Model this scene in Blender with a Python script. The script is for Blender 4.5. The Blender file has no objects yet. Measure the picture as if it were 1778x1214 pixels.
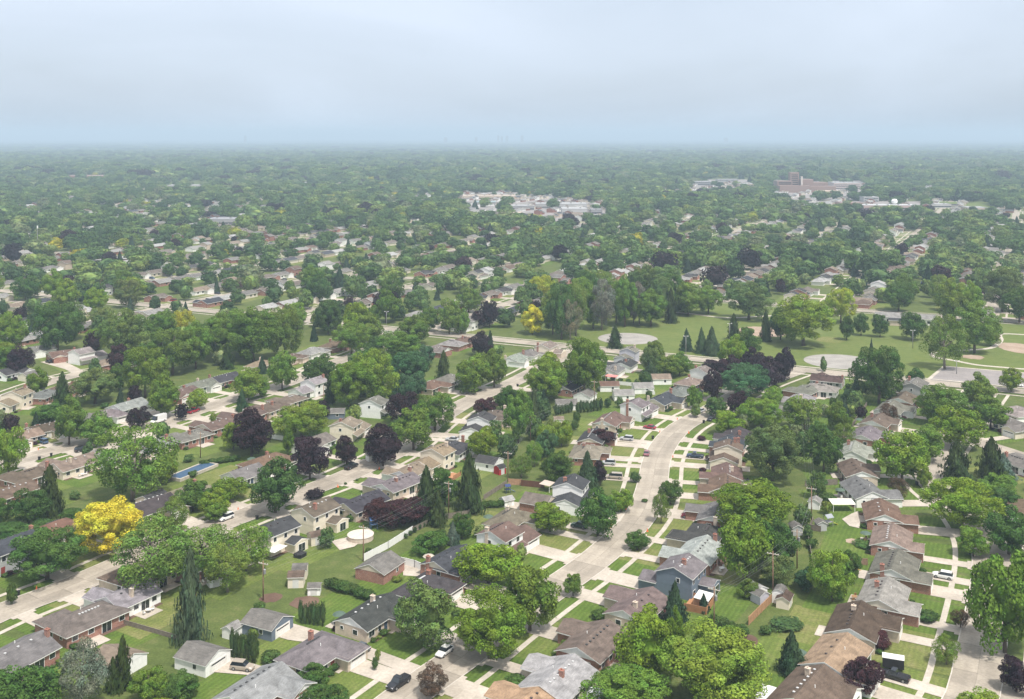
import bpy, math, random, bmesh
import numpy as np
from mathutils import Vector, Matrix
random.seed(7)
C = bpy.context.scene.collection
F, H, CX, HY = 1800.0, 105.0, 889.0, 237.0          # focal length in photo pixels, drone height, horizon row
U = (0.4468, 0.8946); V = (0.8946, -0.4468)          # directions of the street grid
# ------------------------------------------------------------------ helpers
def G(px, py, z=0.0):
    k = (H - z) / (py - HY)
    return ((px - CX) * k, F * k)
def PX(x, y, z=0.0):
    return (CX + F * x / y, HY + F * (H - z) / y)
def uv(x, y): return (x*U[0] + y*U[1], x*V[0] + y*V[1])
def xy(u, v): return (u*U[0] + v*V[0], u*U[1] + v*V[1])
def inview(x, y, m=40, z=0):
    if y < 150: return False
    p = PX(x, y, z); return -m < p[0] < 1778 + m and p[1] < 1214 + 3*m

def link(o, parent=None):
    C.objects.link(o)
    if parent is not None: o.parent = parent
    return o
def empty(name, loc, rz=0.0, label=None, cat=None, group=None):
    o = bpy.data.objects.new(name, None); o.empty_display_size = .5
    o.location = (loc[0], loc[1], loc[2] if len(loc) > 2 else 0); o.rotation_euler = (0, 0, rz)
    link(o)
    if label: o['label'] = label
    if cat: o['category'] = cat
    if group: o['group'] = group
    return o
def tag(o, label=None, cat=None, group=None, kind=None):
    if label: o['label'] = label
    if cat: o['category'] = cat
    if group: o['group'] = group
    if kind: o['kind'] = kind
    return o

class MB:
    def __init__(s): s.v = []; s.f = []; s.m = []
    def poly(s, pts, mi=0):
        n = len(s.v); s.v += [tuple(p) for p in pts]; s.f.append(tuple(range(n, n + len(pts)))); s.m.append(mi)
    def box(s, x0, x1, y0, y1, z0, z1, mi=0, top=None):
        n = len(s.v)
        s.v += [(x0,y0,z0),(x1,y0,z0),(x1,y1,z0),(x0,y1,z0),(x0,y0,z1),(x1,y0,z1),(x1,y1,z1),(x0,y1,z1)]
        for i, q in enumerate([(3,2,1,0),(4,5,6,7),(0,1,5,4),(1,2,6,5),(2,3,7,6),(3,0,4,7)]):
            s.f.append(tuple(n + k for k in q)); s.m.append(top if (top is not None and i == 1) else mi)
        return s
    def prism(s, pts, t, mi=0, side=None):
        """closed slab: polygon pts (ccw seen from above) and the same polygon lowered by t"""
        n = len(s.v); k = len(pts)
        s.v += [tuple(p) for p in pts] + [(p[0], p[1], p[2] - t) for p in pts]
        s.f.append(tuple(range(n, n + k))); s.m.append(mi)
        s.f.append(tuple(range(n + 2*k - 1, n + k - 1, -1))); s.m.append(mi if side is None else side)
        for i in range(k):
            j = (i + 1) % k
            s.f.append((n + j, n + i, n + k + i, n + k + j)); s.m.append(mi if side is None else side)
    def tube(s, p, q, r0, r1, n=7, mi=0, cap=True):
        p = Vector(p); q = Vector(q); d = (q - p).normalized()
        a = d.orthogonal().normalized(); b = d.cross(a); k = len(s.v)
        for c, r in ((p, r0), (q, r1)):
            for i in range(n):
                t = 2*math.pi*i/n; s.v.append(tuple(c + a*(r*math.cos(t)) + b*(r*math.sin(t))))
        for i in range(n):
            j = (i+1) % n; s.f.append((k+i, k+j, k+n+j, k+n+i)); s.m.append(mi)
        if cap:
            s.f.append(tuple(range(k+n, k+2*n))); s.m.append(mi)
            s.f.append(tuple(range(k+n-1, k-1, -1))); s.m.append(mi)
    def lathe(s, prof, n=12, c=(0,0,0), mi=0):
        k = len(s.v)
        for r, z in prof:
            for i in range(n):
                t = 2*math.pi*i/n; s.v.append((c[0]+r*math.cos(t), c[1]+r*math.sin(t), c[2]+z))
        for a in range(len(prof)-1):
            for i in range(n):
                j = (i+1) % n; s.f.append((k+a*n+i, k+a*n+j, k+(a+1)*n+j, k+(a+1)*n+i)); s.m.append(mi)
        s.f.append(tuple(range(k+(len(prof)-1)*n, k+len(prof)*n))); s.m.append(mi)
    def xform(s, M):
        s.v = [tuple(M @ Vector(p)) for p in s.v]; return s
    def mesh(s, name, mats, smooth=False):
        me = bpy.data.meshes.new(name); me.from_pydata(s.v, [], s.f)
        for m in (mats if isinstance(mats, (list, tuple)) else [mats]): me.materials.append(m)
        me.polygons.foreach_set('material_index', s.m)
        if smooth: me.polygons.foreach_set('use_smooth', [True]*len(s.f))
        me.update(); return me
    def build(s, name, mats, parent=None, smooth=False, color=None):
        o = bpy.data.objects.new(name, s.mesh(name, mats, smooth))
        if color: o.color = (*color, 1)
        return link(o, parent)

# ------------------------------------------------------------------ materials
def new_mat(name):
    m = bpy.data.materials.new(name); m.use_nodes = True
    nt = m.node_tree; return m, nt, nt.nodes['Principled BSDF']
def N(nt, t, **kw):
    n = nt.nodes.new(t)
    for k, v in kw.items():
        if k in n.inputs: n.inputs[k].default_value = v
        else: setattr(n, k, v)
    return n
def plain(name, col, rough=.8, metal=0.0, spec=.3, noise=.12, scale=1.5, objcol=False):
    m, nt, b = new_mat(name)
    tc = N(nt, 'ShaderNodeTexCoord'); nz = N(nt, 'ShaderNodeTexNoise'); nz.inputs['Scale'].default_value = scale; nz.inputs['Detail'].default_value = 6
    nt.links.new(tc.outputs['Object'], nz.inputs['Vector'])
    mr = N(nt, 'ShaderNodeMapRange'); mr.inputs['From Min'].default_value = .3; mr.inputs['From Max'].default_value = .7
    mr.inputs['To Min'].default_value = 1 - noise; mr.inputs['To Max'].default_value = 1 + noise
    nt.links.new(nz.outputs['Fac'], mr.inputs['Value'])
    mx = N(nt, 'ShaderNodeVectorMath', operation='SCALE')
    if objcol:
        oi = N(nt, 'ShaderNodeObjectInfo'); nt.links.new(oi.outputs['Color'], mx.inputs[0])
    else: mx.inputs[0].default_value = col
    nt.links.new(mr.outputs['Result'], mx.inputs['Scale'])
    nt.links.new(mx.outputs['Vector'], b.inputs['Base Color'])
    b.inputs['Roughness'].default_value = rough; b.inputs['Metallic'].default_value = metal
    b.inputs['Specular IOR Level'].default_value = spec
    return m
def wave_mat(name, col, period, dark=.75, axis='Z', objcol=False, rough=.8, noise=.1):
    """clapboard or board lines"""
    m = plain(name, col, rough, objcol=objcol, noise=noise); nt = m.node_tree; b = nt.nodes['Principled BSDF']
    src = b.inputs['Base Color'].links[0].from_socket
    tc = N(nt, 'ShaderNodeTexCoord'); w = N(nt, 'ShaderNodeTexWave', bands_direction=axis, wave_profile='SAW')
    w.inputs['Scale'].default_value = (2*math.pi/20)/period
    nt.links.new(tc.outputs['Object'], w.inputs['Vector'])
    mr = N(nt, 'ShaderNodeMapRange'); mr.inputs['From Min'].default_value = 0; mr.inputs['From Max'].default_value = .25
    mr.inputs['To Min'].default_value = dark; mr.inputs['To Max'].default_value = 1
    nt.links.new(w.outputs['Fac'], mr.inputs['Value'])
    v = N(nt, 'ShaderNodeVectorMath', operation='SCALE'); nt.links.new(src, v.inputs[0]); nt.links.new(mr.outputs['Result'], v.inputs['Scale'])
    nt.links.new(v.outputs['Vector'], b.inputs['Base Color']); return m
def shingle_mat():
    m, nt, b = new_mat('shingles'); oi = N(nt, 'ShaderNodeObjectInfo'); tc = N(nt, 'ShaderNodeTexCoord')
    n1 = N(nt, 'ShaderNodeTexNoise'); n1.inputs['Scale'].default_value = 7; n1.inputs['Detail'].default_value = 4
    n2 = N(nt, 'ShaderNodeTexNoise'); n2.inputs['Scale'].default_value = .5; n2.inputs['Detail'].default_value = 5
    n3 = N(nt, 'ShaderNodeTexWhiteNoise'); sn = N(nt, 'ShaderNodeVectorMath', operation='SNAP'); sn.inputs[1].default_value = (.9, .3, .14)
    for n in (n1, n2): nt.links.new(tc.outputs['Object'], n.inputs['Vector'])
    nt.links.new(tc.outputs['Object'], sn.inputs[0]); nt.links.new(sn.outputs[0], n3.inputs['Vector'])
    def mr(src, lo, hi, a=.3, c=.7):
        r = N(nt, 'ShaderNodeMapRange'); r.inputs['From Min'].default_value = a; r.inputs['From Max'].default_value = c
        r.inputs['To Min'].default_value = lo; r.inputs['To Max'].default_value = hi; nt.links.new(src, r.inputs['Value']); return r.outputs['Result']
    a = N(nt, 'ShaderNodeMath', operation='MULTIPLY'); nt.links.new(mr(n1.outputs['Fac'], .82, 1.16), a.inputs[0]); nt.links.new(mr(n2.outputs['Fac'], .72, 1.24), a.inputs[1])
    c = N(nt, 'ShaderNodeMath', operation='MULTIPLY'); nt.links.new(a.outputs[0], c.inputs[0]); nt.links.new(mr(n3.outputs['Value'], .86, 1.12, 0, 1), c.inputs[1])
    v = N(nt, 'ShaderNodeVectorMath', operation='SCALE'); nt.links.new(oi.outputs['Color'], v.inputs[0]); nt.links.new(c.outputs[0], v.inputs['Scale'])
    nt.links.new(v.outputs[0], b.inputs['Base Color']); b.inputs['Roughness'].default_value = .95; b.inputs['Specular IOR Level'].default_value = .1
    return m
def brick_mat(name, c1, c2, mort=(.42,.38,.34)):
    m, nt, b = new_mat(name); tc = N(nt, 'ShaderNodeTexCoord'); br = N(nt, 'ShaderNodeTexBrick')
    sp = N(nt, 'ShaderNodeSeparateXYZ'); cb = N(nt, 'ShaderNodeCombineXYZ'); ad = N(nt, 'ShaderNodeMath', operation='ADD')
    nt.links.new(tc.outputs['Object'], sp.inputs[0]); nt.links.new(sp.outputs['X'], ad.inputs[0]); nt.links.new(sp.outputs['Y'], ad.inputs[1])
    nt.links.new(ad.outputs[0], cb.inputs['X']); nt.links.new(sp.outputs['Z'], cb.inputs['Y']); nt.links.new(cb.outputs[0], br.inputs['Vector'])
    br.inputs['Color1'].default_value = (*c1, 1); br.inputs['Color2'].default_value = (*c2, 1); br.inputs['Mortar'].default_value = (*mort, 1)
    br.inputs['Scale'].default_value = 1; br.inputs['Brick Width'].default_value = .24; br.inputs['Row Height'].default_value = .085; br.inputs['Mortar Size'].default_value = .008
    nz = N(nt, 'ShaderNodeTexNoise'); nz.inputs['Scale'].default_value = 1.2; nt.links.new(tc.outputs['Object'], nz.inputs['Vector'])
    mr = N(nt, 'ShaderNodeMapRange'); mr.inputs['To Min'].default_value = .7; mr.inputs['To Max'].default_value = 1.3; nt.links.new(nz.outputs['Fac'], mr.inputs['Value'])
    v = N(nt, 'ShaderNodeVectorMath', operation='SCALE'); nt.links.new(br.outputs['Color'], v.inputs[0]); nt.links.new(mr.outputs[0], v.inputs['Scale'])
    nt.links.new(v.outputs[0], b.inputs['Base Color']); b.inputs['Roughness'].default_value = .9; return m
def ramp(nt, stops):
    r = N(nt, 'ShaderNodeValToRGB'); e = r.color_ramp.elements
    while len(e) > len(stops): e.remove(e[-1])
    while len(e) < len(stops): e.new(.5)
    for i, (p, c) in enumerate(stops): e[i].position = p; e[i].color = (*c, 1)
    return r
def leaf_mat(name, stops=None, transl=.22):
    """leaf colour: from the object (single trees) or from a ramp over the per-instance random number"""
    m, nt, b = new_mat(name); oi = N(nt, 'ShaderNodeObjectInfo'); tc = N(nt, 'ShaderNodeTexCoord'); ge = N(nt, 'ShaderNodeNewGeometry')
    if stops: r = ramp(nt, stops); nt.links.new(oi.outputs['Random'], r.inputs['Fac']); src = r.outputs['Color']
    else: src = oi.outputs['Color']
    hn = N(nt, 'ShaderNodeTexNoise'); hn.inputs['Scale'].default_value = 1.7; hn.inputs['Detail'].default_value = 2; nt.links.new(tc.outputs['Object'], hn.inputs['Vector'])
    hr = N(nt, 'ShaderNodeMapRange'); hr.inputs['From Min'].default_value = .4; hr.inputs['From Max'].default_value = .65; nt.links.new(hn.outputs['Fac'], hr.inputs['Value'])
    hm = N(nt, 'ShaderNodeVectorMath', operation='MULTIPLY'); hm.inputs[1].default_value = (.74, .92, 1.0); nt.links.new(src, hm.inputs[0])
    hx = N(nt, 'ShaderNodeMix', data_type='RGBA'); nt.links.new(hr.outputs[0], hx.inputs['Factor']); nt.links.new(src, hx.inputs[6]); nt.links.new(hm.outputs[0], hx.inputs[7]); src = hx.outputs[2]
    n = N(nt, 'ShaderNodeTexNoise'); n.inputs['Scale'].default_value = 3.2; n.inputs['Detail'].default_value = 3; nt.links.new(tc.outputs['Object'], n.inputs['Vector'])
    mr = N(nt, 'ShaderNodeMapRange'); mr.inputs['From Min'].default_value = .3; mr.inputs['From Max'].default_value = .7; mr.inputs['To Min'].default_value = .62; mr.inputs['To Max'].default_value = 1.4
    nt.links.new(n.outputs['Fac'], mr.inputs['Value'])
    m2 = N(nt, 'ShaderNodeMapRange'); m2.inputs['To Min'].default_value = .72; m2.inputs['To Max'].default_value = 1.3; nt.links.new(ge.outputs['Random Per Island'], m2.inputs['Value'])
    mu = N(nt, 'ShaderNodeMath', operation='MULTIPLY'); nt.links.new(mr.outputs[0], mu.inputs[0]); nt.links.new(m2.outputs[0], mu.inputs[1])
    v = N(nt, 'ShaderNodeVectorMath', operation='SCALE'); nt.links.new(src, v.inputs[0]); nt.links.new(mu.outputs[0], v.inputs['Scale'])
    nt.links.new(v.outputs[0], b.inputs['Base Color']); b.inputs['Roughness'].default_value = .7; b.inputs['Specular IOR Level'].default_value = .1
    t = N(nt, 'ShaderNodeBsdfTranslucent'); nt.links.new(v.outputs[0], t.inputs['Color'])
    ms = N(nt, 'ShaderNodeMixShader'); ms.inputs[0].default_value = transl
    nt.links.new(b.outputs[0], ms.inputs[1]); nt.links.new(t.outputs[0], ms.inputs[2]); nt.links.new(ms.outputs[0], nt.nodes['Material Output'].inputs['Surface'])
    return m
def grass_mat(name, c1, c2, c3, stripes=0.0):
    m, nt, b = new_mat(name); ge = N(nt, 'ShaderNodeNewGeometry')
    n1 = N(nt, 'ShaderNodeTexNoise'); n1.inputs['Scale'].default_value = .07; n1.inputs['Detail'].default_value = 8; n1.inputs['Roughness'].default_value = .65
    n2 = N(nt, 'ShaderNodeTexNoise'); n2.inputs['Scale'].default_value = 2.2; n2.inputs['Detail'].default_value = 5
    n3 = N(nt, 'ShaderNodeTexNoise'); n3.inputs['Scale'].default_value = .35; n3.inputs['Detail'].default_value = 6
    for n in (n1, n2, n3): nt.links.new(ge.outputs['Position'], n.inputs['Vector'])
    r = ramp(nt, [(.3, c1), (.5, c2), (.72, c3)])
    a = N(nt, 'ShaderNodeMath', operation='MULTIPLY_ADD'); a.inputs[1].default_value = .5; nt.links.new(n3.outputs['Fac'], a.inputs[0])
    h = N(nt, 'ShaderNodeMath', operation='MULTIPLY'); h.inputs[1].default_value = .5; nt.links.new(n1.outputs['Fac'], h.inputs[0]); nt.links.new(h.outputs[0], a.inputs[2])
    nt.links.new(a.outputs[0], r.inputs['Fac'])
    mr = N(nt, 'ShaderNodeMapRange'); mr.inputs['From Min'].default_value = .3; mr.inputs['From Max'].default_value = .7; mr.inputs['To Min'].default_value = .75; mr.inputs['To Max'].default_value = 1.22
    nt.links.new(n2.outputs['Fac'], mr.inputs['Value'])
    out = mr.outputs[0]
    if stripes:
        mp = N(nt, 'ShaderNodeMapping'); mp.inputs['Rotation'].default_value = (0, 0, math.radians(26.6)); nt.links.new(ge.outputs['Position'], mp.inputs[0])
        w = N(nt, 'ShaderNodeTexWave'); w.inputs['Scale'].default_value = .28; w.inputs['Distortion'].default_value = .6; nt.links.new(mp.outputs[0], w.inputs['Vector'])
        q = N(nt, 'ShaderNodeMapRange'); q.inputs['To Min'].default_value = 1 - stripes; q.inputs['To Max'].default_value = 1 + stripes; nt.links.new(w.outputs['Fac'], q.inputs['Value'])
        mm = N(nt, 'ShaderNodeMath', operation='MULTIPLY'); nt.links.new(out, mm.inputs[0]); nt.links.new(q.outputs[0], mm.inputs[1]); out = mm.outputs[0]
    v = N(nt, 'ShaderNodeVectorMath', operation='SCALE'); nt.links.new(r.outputs['Color'], v.inputs[0]); nt.links.new(out, v.inputs['Scale'])
    nt.links.new(v.outputs[0], b.inputs['Base Color']); b.inputs['Roughness'].default_value = .95; b.inputs['Specular IOR Level'].default_value = .15
    return m
def concrete_mat(name, c1, c2, joint=0.0, slab=4.5, stain=.14):
    m, nt, b = new_mat(name); ge = N(nt, 'ShaderNodeNewGeometry'); mp = N(nt, 'ShaderNodeMapping'); mp.inputs['Rotation'].default_value = (0, 0, math.radians(26.55)); nt.links.new(ge.outputs['Position'], mp.inputs[0])
    n1 = N(nt, 'ShaderNodeTexNoise'); n1.inputs['Scale'].default_value = .16; n1.inputs['Detail'].default_value = 7
    n2 = N(nt, 'ShaderNodeTexNoise'); n2.inputs['Scale'].default_value = 1.7; n2.inputs['Detail'].default_value = 6
    for n in (n1, n2): nt.links.new(ge.outputs['Position'], n.inputs['Vector'])
    r = ramp(nt, [(.3, c1), (.7, c2)]); nt.links.new(n1.outputs['Fac'], r.inputs['Fac'])
    mr = N(nt, 'ShaderNodeMapRange'); mr.inputs['From Min'].default_value = .3; mr.inputs['From Max'].default_value = .7; mr.inputs['To Min'].default_value = 1 - stain; mr.inputs['To Max'].default_value = 1 + stain*.6
    nt.links.new(n2.outputs['Fac'], mr.inputs['Value'])
    sn = N(nt, 'ShaderNodeVectorMath', operation='SNAP'); sn.inputs[1].default_value = (slab, slab, 1000); nt.links.new(mp.outputs[0], sn.inputs[0])
    wn = N(nt, 'ShaderNodeTexWhiteNoise'); nt.links.new(sn.outputs[0], wn.inputs['Vector'])
    m3 = N(nt, 'ShaderNodeMapRange'); m3.inputs['To Min'].default_value = 1 - joint; m3.inputs['To Max'].default_value = 1 + joint; nt.links.new(wn.outputs['Value'], m3.inputs['Value'])
    mm = N(nt, 'ShaderNodeMath', operation='MULTIPLY'); nt.links.new(mr.outputs[0], mm.inputs[0]); nt.links.new(m3.outputs[0], mm.inputs[1])
    v = N(nt, 'ShaderNodeVectorMath', operation='SCALE'); nt.links.new(r.outputs['Color'], v.inputs[0]); nt.links.new(mm.outputs[0], v.inputs['Scale'])
    nt.links.new(v.outputs[0], b.inputs['Base Color']); b.inputs['Roughness'].default_value = .9; b.inputs['Specular IOR Level'].default_value = .2
    return m
M = {}
M['shingle'] = shingle_mat()
M['trim'] = plain('white_trim', (.82,.82,.8), .6, noise=.05)
M['siding'] = wave_mat('siding', (.7,.7,.7), .22, .8, objcol=True, noise=.06)
M['brick'] = brick_mat('red_brick', (.25,.085,.055), (.33,.13,.085))
M['tanbrick'] = brick_mat('tan_brick', (.50,.40,.31), (.58,.48,.39), (.55,.5,.44))
M['glass'] = plain('window_glass', (.02,.025,.03), .08, spec=.8, noise=.02)
M['white'] = plain('white_paint', (.78,.78,.76), .5, noise=.04)
M['paint'] = plain('coloured_paint', (0,0,0), .55, objcol=True, noise=.05)
M['gdoor'] = wave_mat('panel_door', (.75,.74,.71), .55, .85, objcol=False)
M['metal'] = plain('grey_metal', (.3,.3,.3), .5, metal=.3)
M['dark'] = plain('dark_rubber', (.02,.02,.02), .8)
M['bark'] = plain('bark', (.11,.085,.065), .95, noise=.35, scale=4)
M['palebark'] = plain('pale_bark', (.2,.17,.14), .95, noise=.35, scale=4)
M['polewood'] = plain('pole_wood', (.24,.15,.1), .9, noise=.25, scale=3)
M['leaf'] = leaf_mat('leaves'); M['needle'] = leaf_mat('needles', transl=.12)
M['fargreen'] = leaf_mat('distant_leaves', [(0,(.05,.088,.032)),(.25,(.08,.132,.04)),(.5,(.108,.168,.048)),(.72,(.145,.205,.054)),(.88,(.2,.25,.06)),(1,(.195,.215,.11))])
M['farpurple'] = leaf_mat('distant_purple_leaves', [(0,(.02,.014,.018)),(1,(.045,.024,.026))])
M['faryellow'] = leaf_mat('distant_yellow_leaves', [(0,(.45,.37,.015)),(.5,(.33,.31,.02)),(1,(.24,.28,.03))])
M['farneedle'] = leaf_mat('distant_needles', [(0,(.022,.042,.02)),(1,(.045,.07,.04))], .1)
M['ground'] = grass_mat('grass_ground', (.06,.082,.024), (.092,.122,.033), (.15,.155,.06))
M['lawn0'] = grass_mat('lawn_rich', (.058,.1,.018), (.088,.138,.024), (.14,.17,.045), .11)
M['lawn1'] = grass_mat('lawn_mid', (.078,.112,.024), (.12,.16,.036), (.185,.19,.07), .08)
M['lawn2'] = grass_mat('lawn_dry', (.1,.13,.033), (.15,.17,.05), (.235,.21,.1), .06)
M['park'] = grass_mat('park_grass', (.09,.125,.033), (.12,.155,.04), (.165,.18,.06))
def road_mat():
    m = concrete_mat('road_concrete', (.33,.29,.24), (.42,.37,.305), 0); nt = m.node_tree; b = nt.nodes['Principled BSDF']; src = b.inputs['Base Color'].links[0].from_socket
    at_ = N(nt, 'ShaderNodeAttribute', attribute_name='rd'); sp = N(nt, 'ShaderNodeSeparateXYZ'); nt.links.new(at_.outputs['Vector'], sp.inputs[0])
    def line(sock, period, w):
        p = N(nt, 'ShaderNodeMath', operation='PINGPONG'); p.inputs[1].default_value = period/2; nt.links.new(sock, p.inputs[0])
        r = N(nt, 'ShaderNodeMapRange'); r.inputs['From Min'].default_value = 0; r.inputs['From Max'].default_value = w; r.inputs['To Min'].default_value = .74; nt.links.new(p.outputs[0], r.inputs['Value']); return r.outputs[0]
    nz = N(nt, 'ShaderNodeTexNoise'); nz.inputs['Scale'].default_value = .5; nz.inputs['Detail'].default_value = 4; ge = N(nt, 'ShaderNodeNewGeometry'); nt.links.new(ge.outputs['Position'], nz.inputs['Vector'])
    wob = N(nt, 'ShaderNodeMath', operation='MULTIPLY_ADD'); wob.inputs[1].default_value = .5; nt.links.new(nz.outputs['Fac'], wob.inputs[0]); nt.links.new(sp.outputs['X'], wob.inputs[2])
    sn = N(nt, 'ShaderNodeVectorMath', operation='SNAP'); sn.inputs[1].default_value = (6, 4.4, 1000); nt.links.new(at_.outputs['Vector'], sn.inputs[0])
    wn = N(nt, 'ShaderNodeTexWhiteNoise'); nt.links.new(sn.outputs[0], wn.inputs['Vector'])
    sl = N(nt, 'ShaderNodeMapRange'); sl.inputs['From Min'].default_value = .0; sl.inputs['To Min'].default_value = .8; sl.inputs['To Max'].default_value = 1.08; nt.links.new(wn.outputs['Value'], sl.inputs['Value'])
    ab = N(nt, 'ShaderNodeMath', operation='ABSOLUTE'); nt.links.new(sp.outputs['Y'], ab.inputs[0]); ln = N(nt, 'ShaderNodeMath', operation='SUBTRACT'); ln.inputs[1].default_value = 2.1; nt.links.new(ab.outputs[0], ln.inputs[0])
    la = N(nt, 'ShaderNodeMath', operation='ABSOLUTE'); nt.links.new(ln.outputs[0], la.inputs[0]); lr_ = N(nt, 'ShaderNodeMapRange', interpolation_type='SMOOTHSTEP'); lr_.inputs['From Max'].default_value = 1.4; lr_.inputs['To Min'].default_value = .9; nt.links.new(la.outputs[0], lr_.inputs['Value'])
    out = None
    for q in (line(wob.outputs[0], 6, .16), line(sp.outputs['Y'], 8.8, .12), sl.outputs[0], lr_.outputs[0]):
        if out is None: out = q
        else: mu = N(nt, 'ShaderNodeMath', operation='MULTIPLY'); nt.links.new(out, mu.inputs[0]); nt.links.new(q, mu.inputs[1]); out = mu.outputs[0]
    v = N(nt, 'ShaderNodeVectorMath', operation='SCALE'); nt.links.new(src, v.inputs[0]); nt.links.new(out, v.inputs['Scale']); nt.links.new(v.outputs[0], b.inputs['Base Color']); return m
M['road'] = road_mat()
M['walk'] = concrete_mat('walk_concrete', (.42,.38,.32), (.52,.47,.4), .08, 1.5)
M['drive'] = concrete_mat('drive_concrete', (.38,.335,.28), (.52,.465,.4), .06, 3)
M['asphalt'] = concrete_mat('lot_asphalt', (.24,.22,.215), (.3,.275,.265), .02)
M['dirt'] = concrete_mat('dirt', (.3,.22,.16), (.42,.33,.26), 0)
M['pad'] = concrete_mat('pad_surface', (.27,.255,.235), (.37,.35,.325), .02)
M['mulch'] = concrete_mat('mulch', (.1,.06,.045), (.17,.11,.08), 0)
M['deckwood'] = wave_mat('deck_boards', (.4,.2,.1), .15, .8, 'X')
M['wood'] = wave_mat('fence_boards', (.36,.2,.11), .16, .7, 'X', objcol=True, noise=.2)
M['kerb'] = concrete_mat('kerb_concrete', (.48,.44,.39), (.58,.54,.48), 0)
M['water'] = plain('pool_water', (.05,.22,.36), .1, spec=.6)
M['black'] = plain('black_cover', (.02,.02,.022), .6)
M['solar'] = plain('pool_cover', (.04,.085,.15), .45, noise=.2)
M['orange'] = plain('orange_plastic', (.75,.16,.05), .5)
M['tail'] = plain('tail_lamp_red', (.4,.01,.01), .3); M['lamp'] = plain('headlamp_glass', (.7,.7,.72), .1, spec=.8)
M['carpaint'] = plain('car_paint', (0,0,0), .25, spec=.7, objcol=True, noise=.01)

# ------------------------------------------------------------------ streets
def catmull(pts, step=6.0):
    P = [pts[0]] + pts + [pts[-1]]; out = []
    for i in range(1, len(P)-2):
        p0, p1, p2, p3 = [np.array(q, float) for q in P[i-1:i+3]]
        n = max(2, int(np.linalg.norm(p2-p1)/step))
        for k in range(n):
            t = k/n; out.append(tuple(.5*((2*p1)+(-p0+p2)*t+(2*p0-5*p1+4*p2-p3)*t*t+(-p0+3*p1-3*p2+p3)*t**3)))
    out.append(tuple(pts[-1])); return out
SD = {
 'S1': ('the curving street', [(560,1330),(640,1262),(712,1205),(788,1152),(862,1095),(932,1043),(1017,985),(1062,948),(1100,912),(1121,880),(1133,840),(1140,800),(1155,770),(1182,742),(1228,716),(1280,686),(1335,662),(1383,645)], 4.4),
 'S2': ('the diagonal street', [(-160,1140),(0,1065),(101,1027),(168,998),(260,958),(345,926),(421,897),(470,877),(522,857),(593,831),(643,808),(700,778),(760,730),(813,698),(872,673),(910,655),(955,631),(1003,606)], 4.4),
 'S3': ('the second left street', [(-120,845),(40,798),(101,781),(162,767),(230,748),(293,731),(360,708),(400,695),(463,677),(512,661),(562,637),(609,620),(650,603),(700,575)], 4.4),
 'S4': ('the far left street', [(-120,745),(-40,710),(60,672),(130,652),(200,640),(300,616),(400,590),(500,564),(560,546)], 4.4),
 'S5': ('the right hand street', [(1640,1300),(1687,1214),(1701,1144),(1716,1060),(1723,1000),(1718,950),(1692,903),(1650,868),(1619,840),(1616,812),(1630,782),(1655,752),(1680,722),(1712,682)], 4.4),
 'S6': ('the lane at the right edge', [(1716,1195),(1790,1225),(1900,1260)], 4.2),
 'S7': ('the side street at the right edge', [(1655,752),(1720,775),(1800,800),(1900,830)], 4.0),
}
ST = {}
for k, (nm, pts, hw) in SD.items(): ST[k] = dict(name=nm, hw=hw, pts=catmull([G(*p) for p in pts]))
ST['P'] = dict(name='the park road', hw=4.4, pts=catmull([xy(475, v) for v in range(-900, 340, 40)]))
ST['P2'] = dict(name='the road behind the park', hw=4.2, pts=catmull([xy(652, v) for v in range(-900, 700, 40)]))
def offset_line(pts, d):
    out = []
    for i, p in enumerate(pts):
        a = pts[max(0, i-1)]; b = pts[min(len(pts)-1, i+1)]
        tx, ty = b[0]-a[0], b[1]-a[1]; l = math.hypot(tx, ty) or 1
        out.append((p[0] + ty/l*d, p[1] - tx/l*d))
    return out
def ribbon(mb, pts, d0, d1, z, mi=0, z1=None):
    A = offset_line(pts, d0); B = offset_line(pts, d1); n = len(mb.v)
    acc = 0
    if not hasattr(mb, 'rd'): mb.rd = []
    for i, (a, b) in enumerate(zip(A, B)):
        mb.v += [(a[0], a[1], z), (b[0], b[1], z if z1 is None else z1)]
        if i: acc += math.hypot(pts[i][0]-pts[i-1][0], pts[i][1]-pts[i-1][1])
        mb.rd += [(acc, d0, 0), (acc, d1, 0)]
    for i in range(len(A)-1):
        mb.f.append((n+2*i, n+2*i+1, n+2*i+3, n+2*i+2)); mb.m.append(mi)
def nearest(x, y, keys=None):
    best = None
    for k in (keys or ST):
        P = ST[k]['pts']; s = 0
        for i in range(len(P)-1):
            ax, ay = P[i]; bx, by = P[i+1]; dx, dy = bx-ax, by-ay; l2 = dx*dx+dy*dy
            t = max(0, min(1, ((x-ax)*dx+(y-ay)*dy)/l2)); qx, qy = ax+t*dx, ay+t*dy
            d = math.hypot(x-qx, y-qy); l = math.sqrt(l2)
            if best is None or d < best[0]:
                best = (d, k, s + t*l, (dx/l, dy/l), 1 if ((x-ax)*dy-(y-ay)*dx) > 0 else -1)   # +1: right of the street
            s += l
    return best
def street_dist(x, y): return nearest(x, y)[0]

# grid of far streets: list of (u0,u1,v) and cross streets (u, v0, v1)
CROSS = [475, 652, 985, 1290, 1610, 1960, 2330]
def in_park(u, v): return 481 < u < 646 and -232 < v < 420
far_streets = []
rnd = random.Random(3)
for k in range(-14, 22):
    v = -203 + 92*k
    for i in range(len(CROSS)-1):
        if i == 0 and v > -240: continue
        far_streets.append((CROSS[i], CROSS[i+1], v + rnd.uniform(-3, 3)))
for v in (-477, -569, -661, -753, -845, -937): far_streets.append((150, 475, v))

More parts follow.
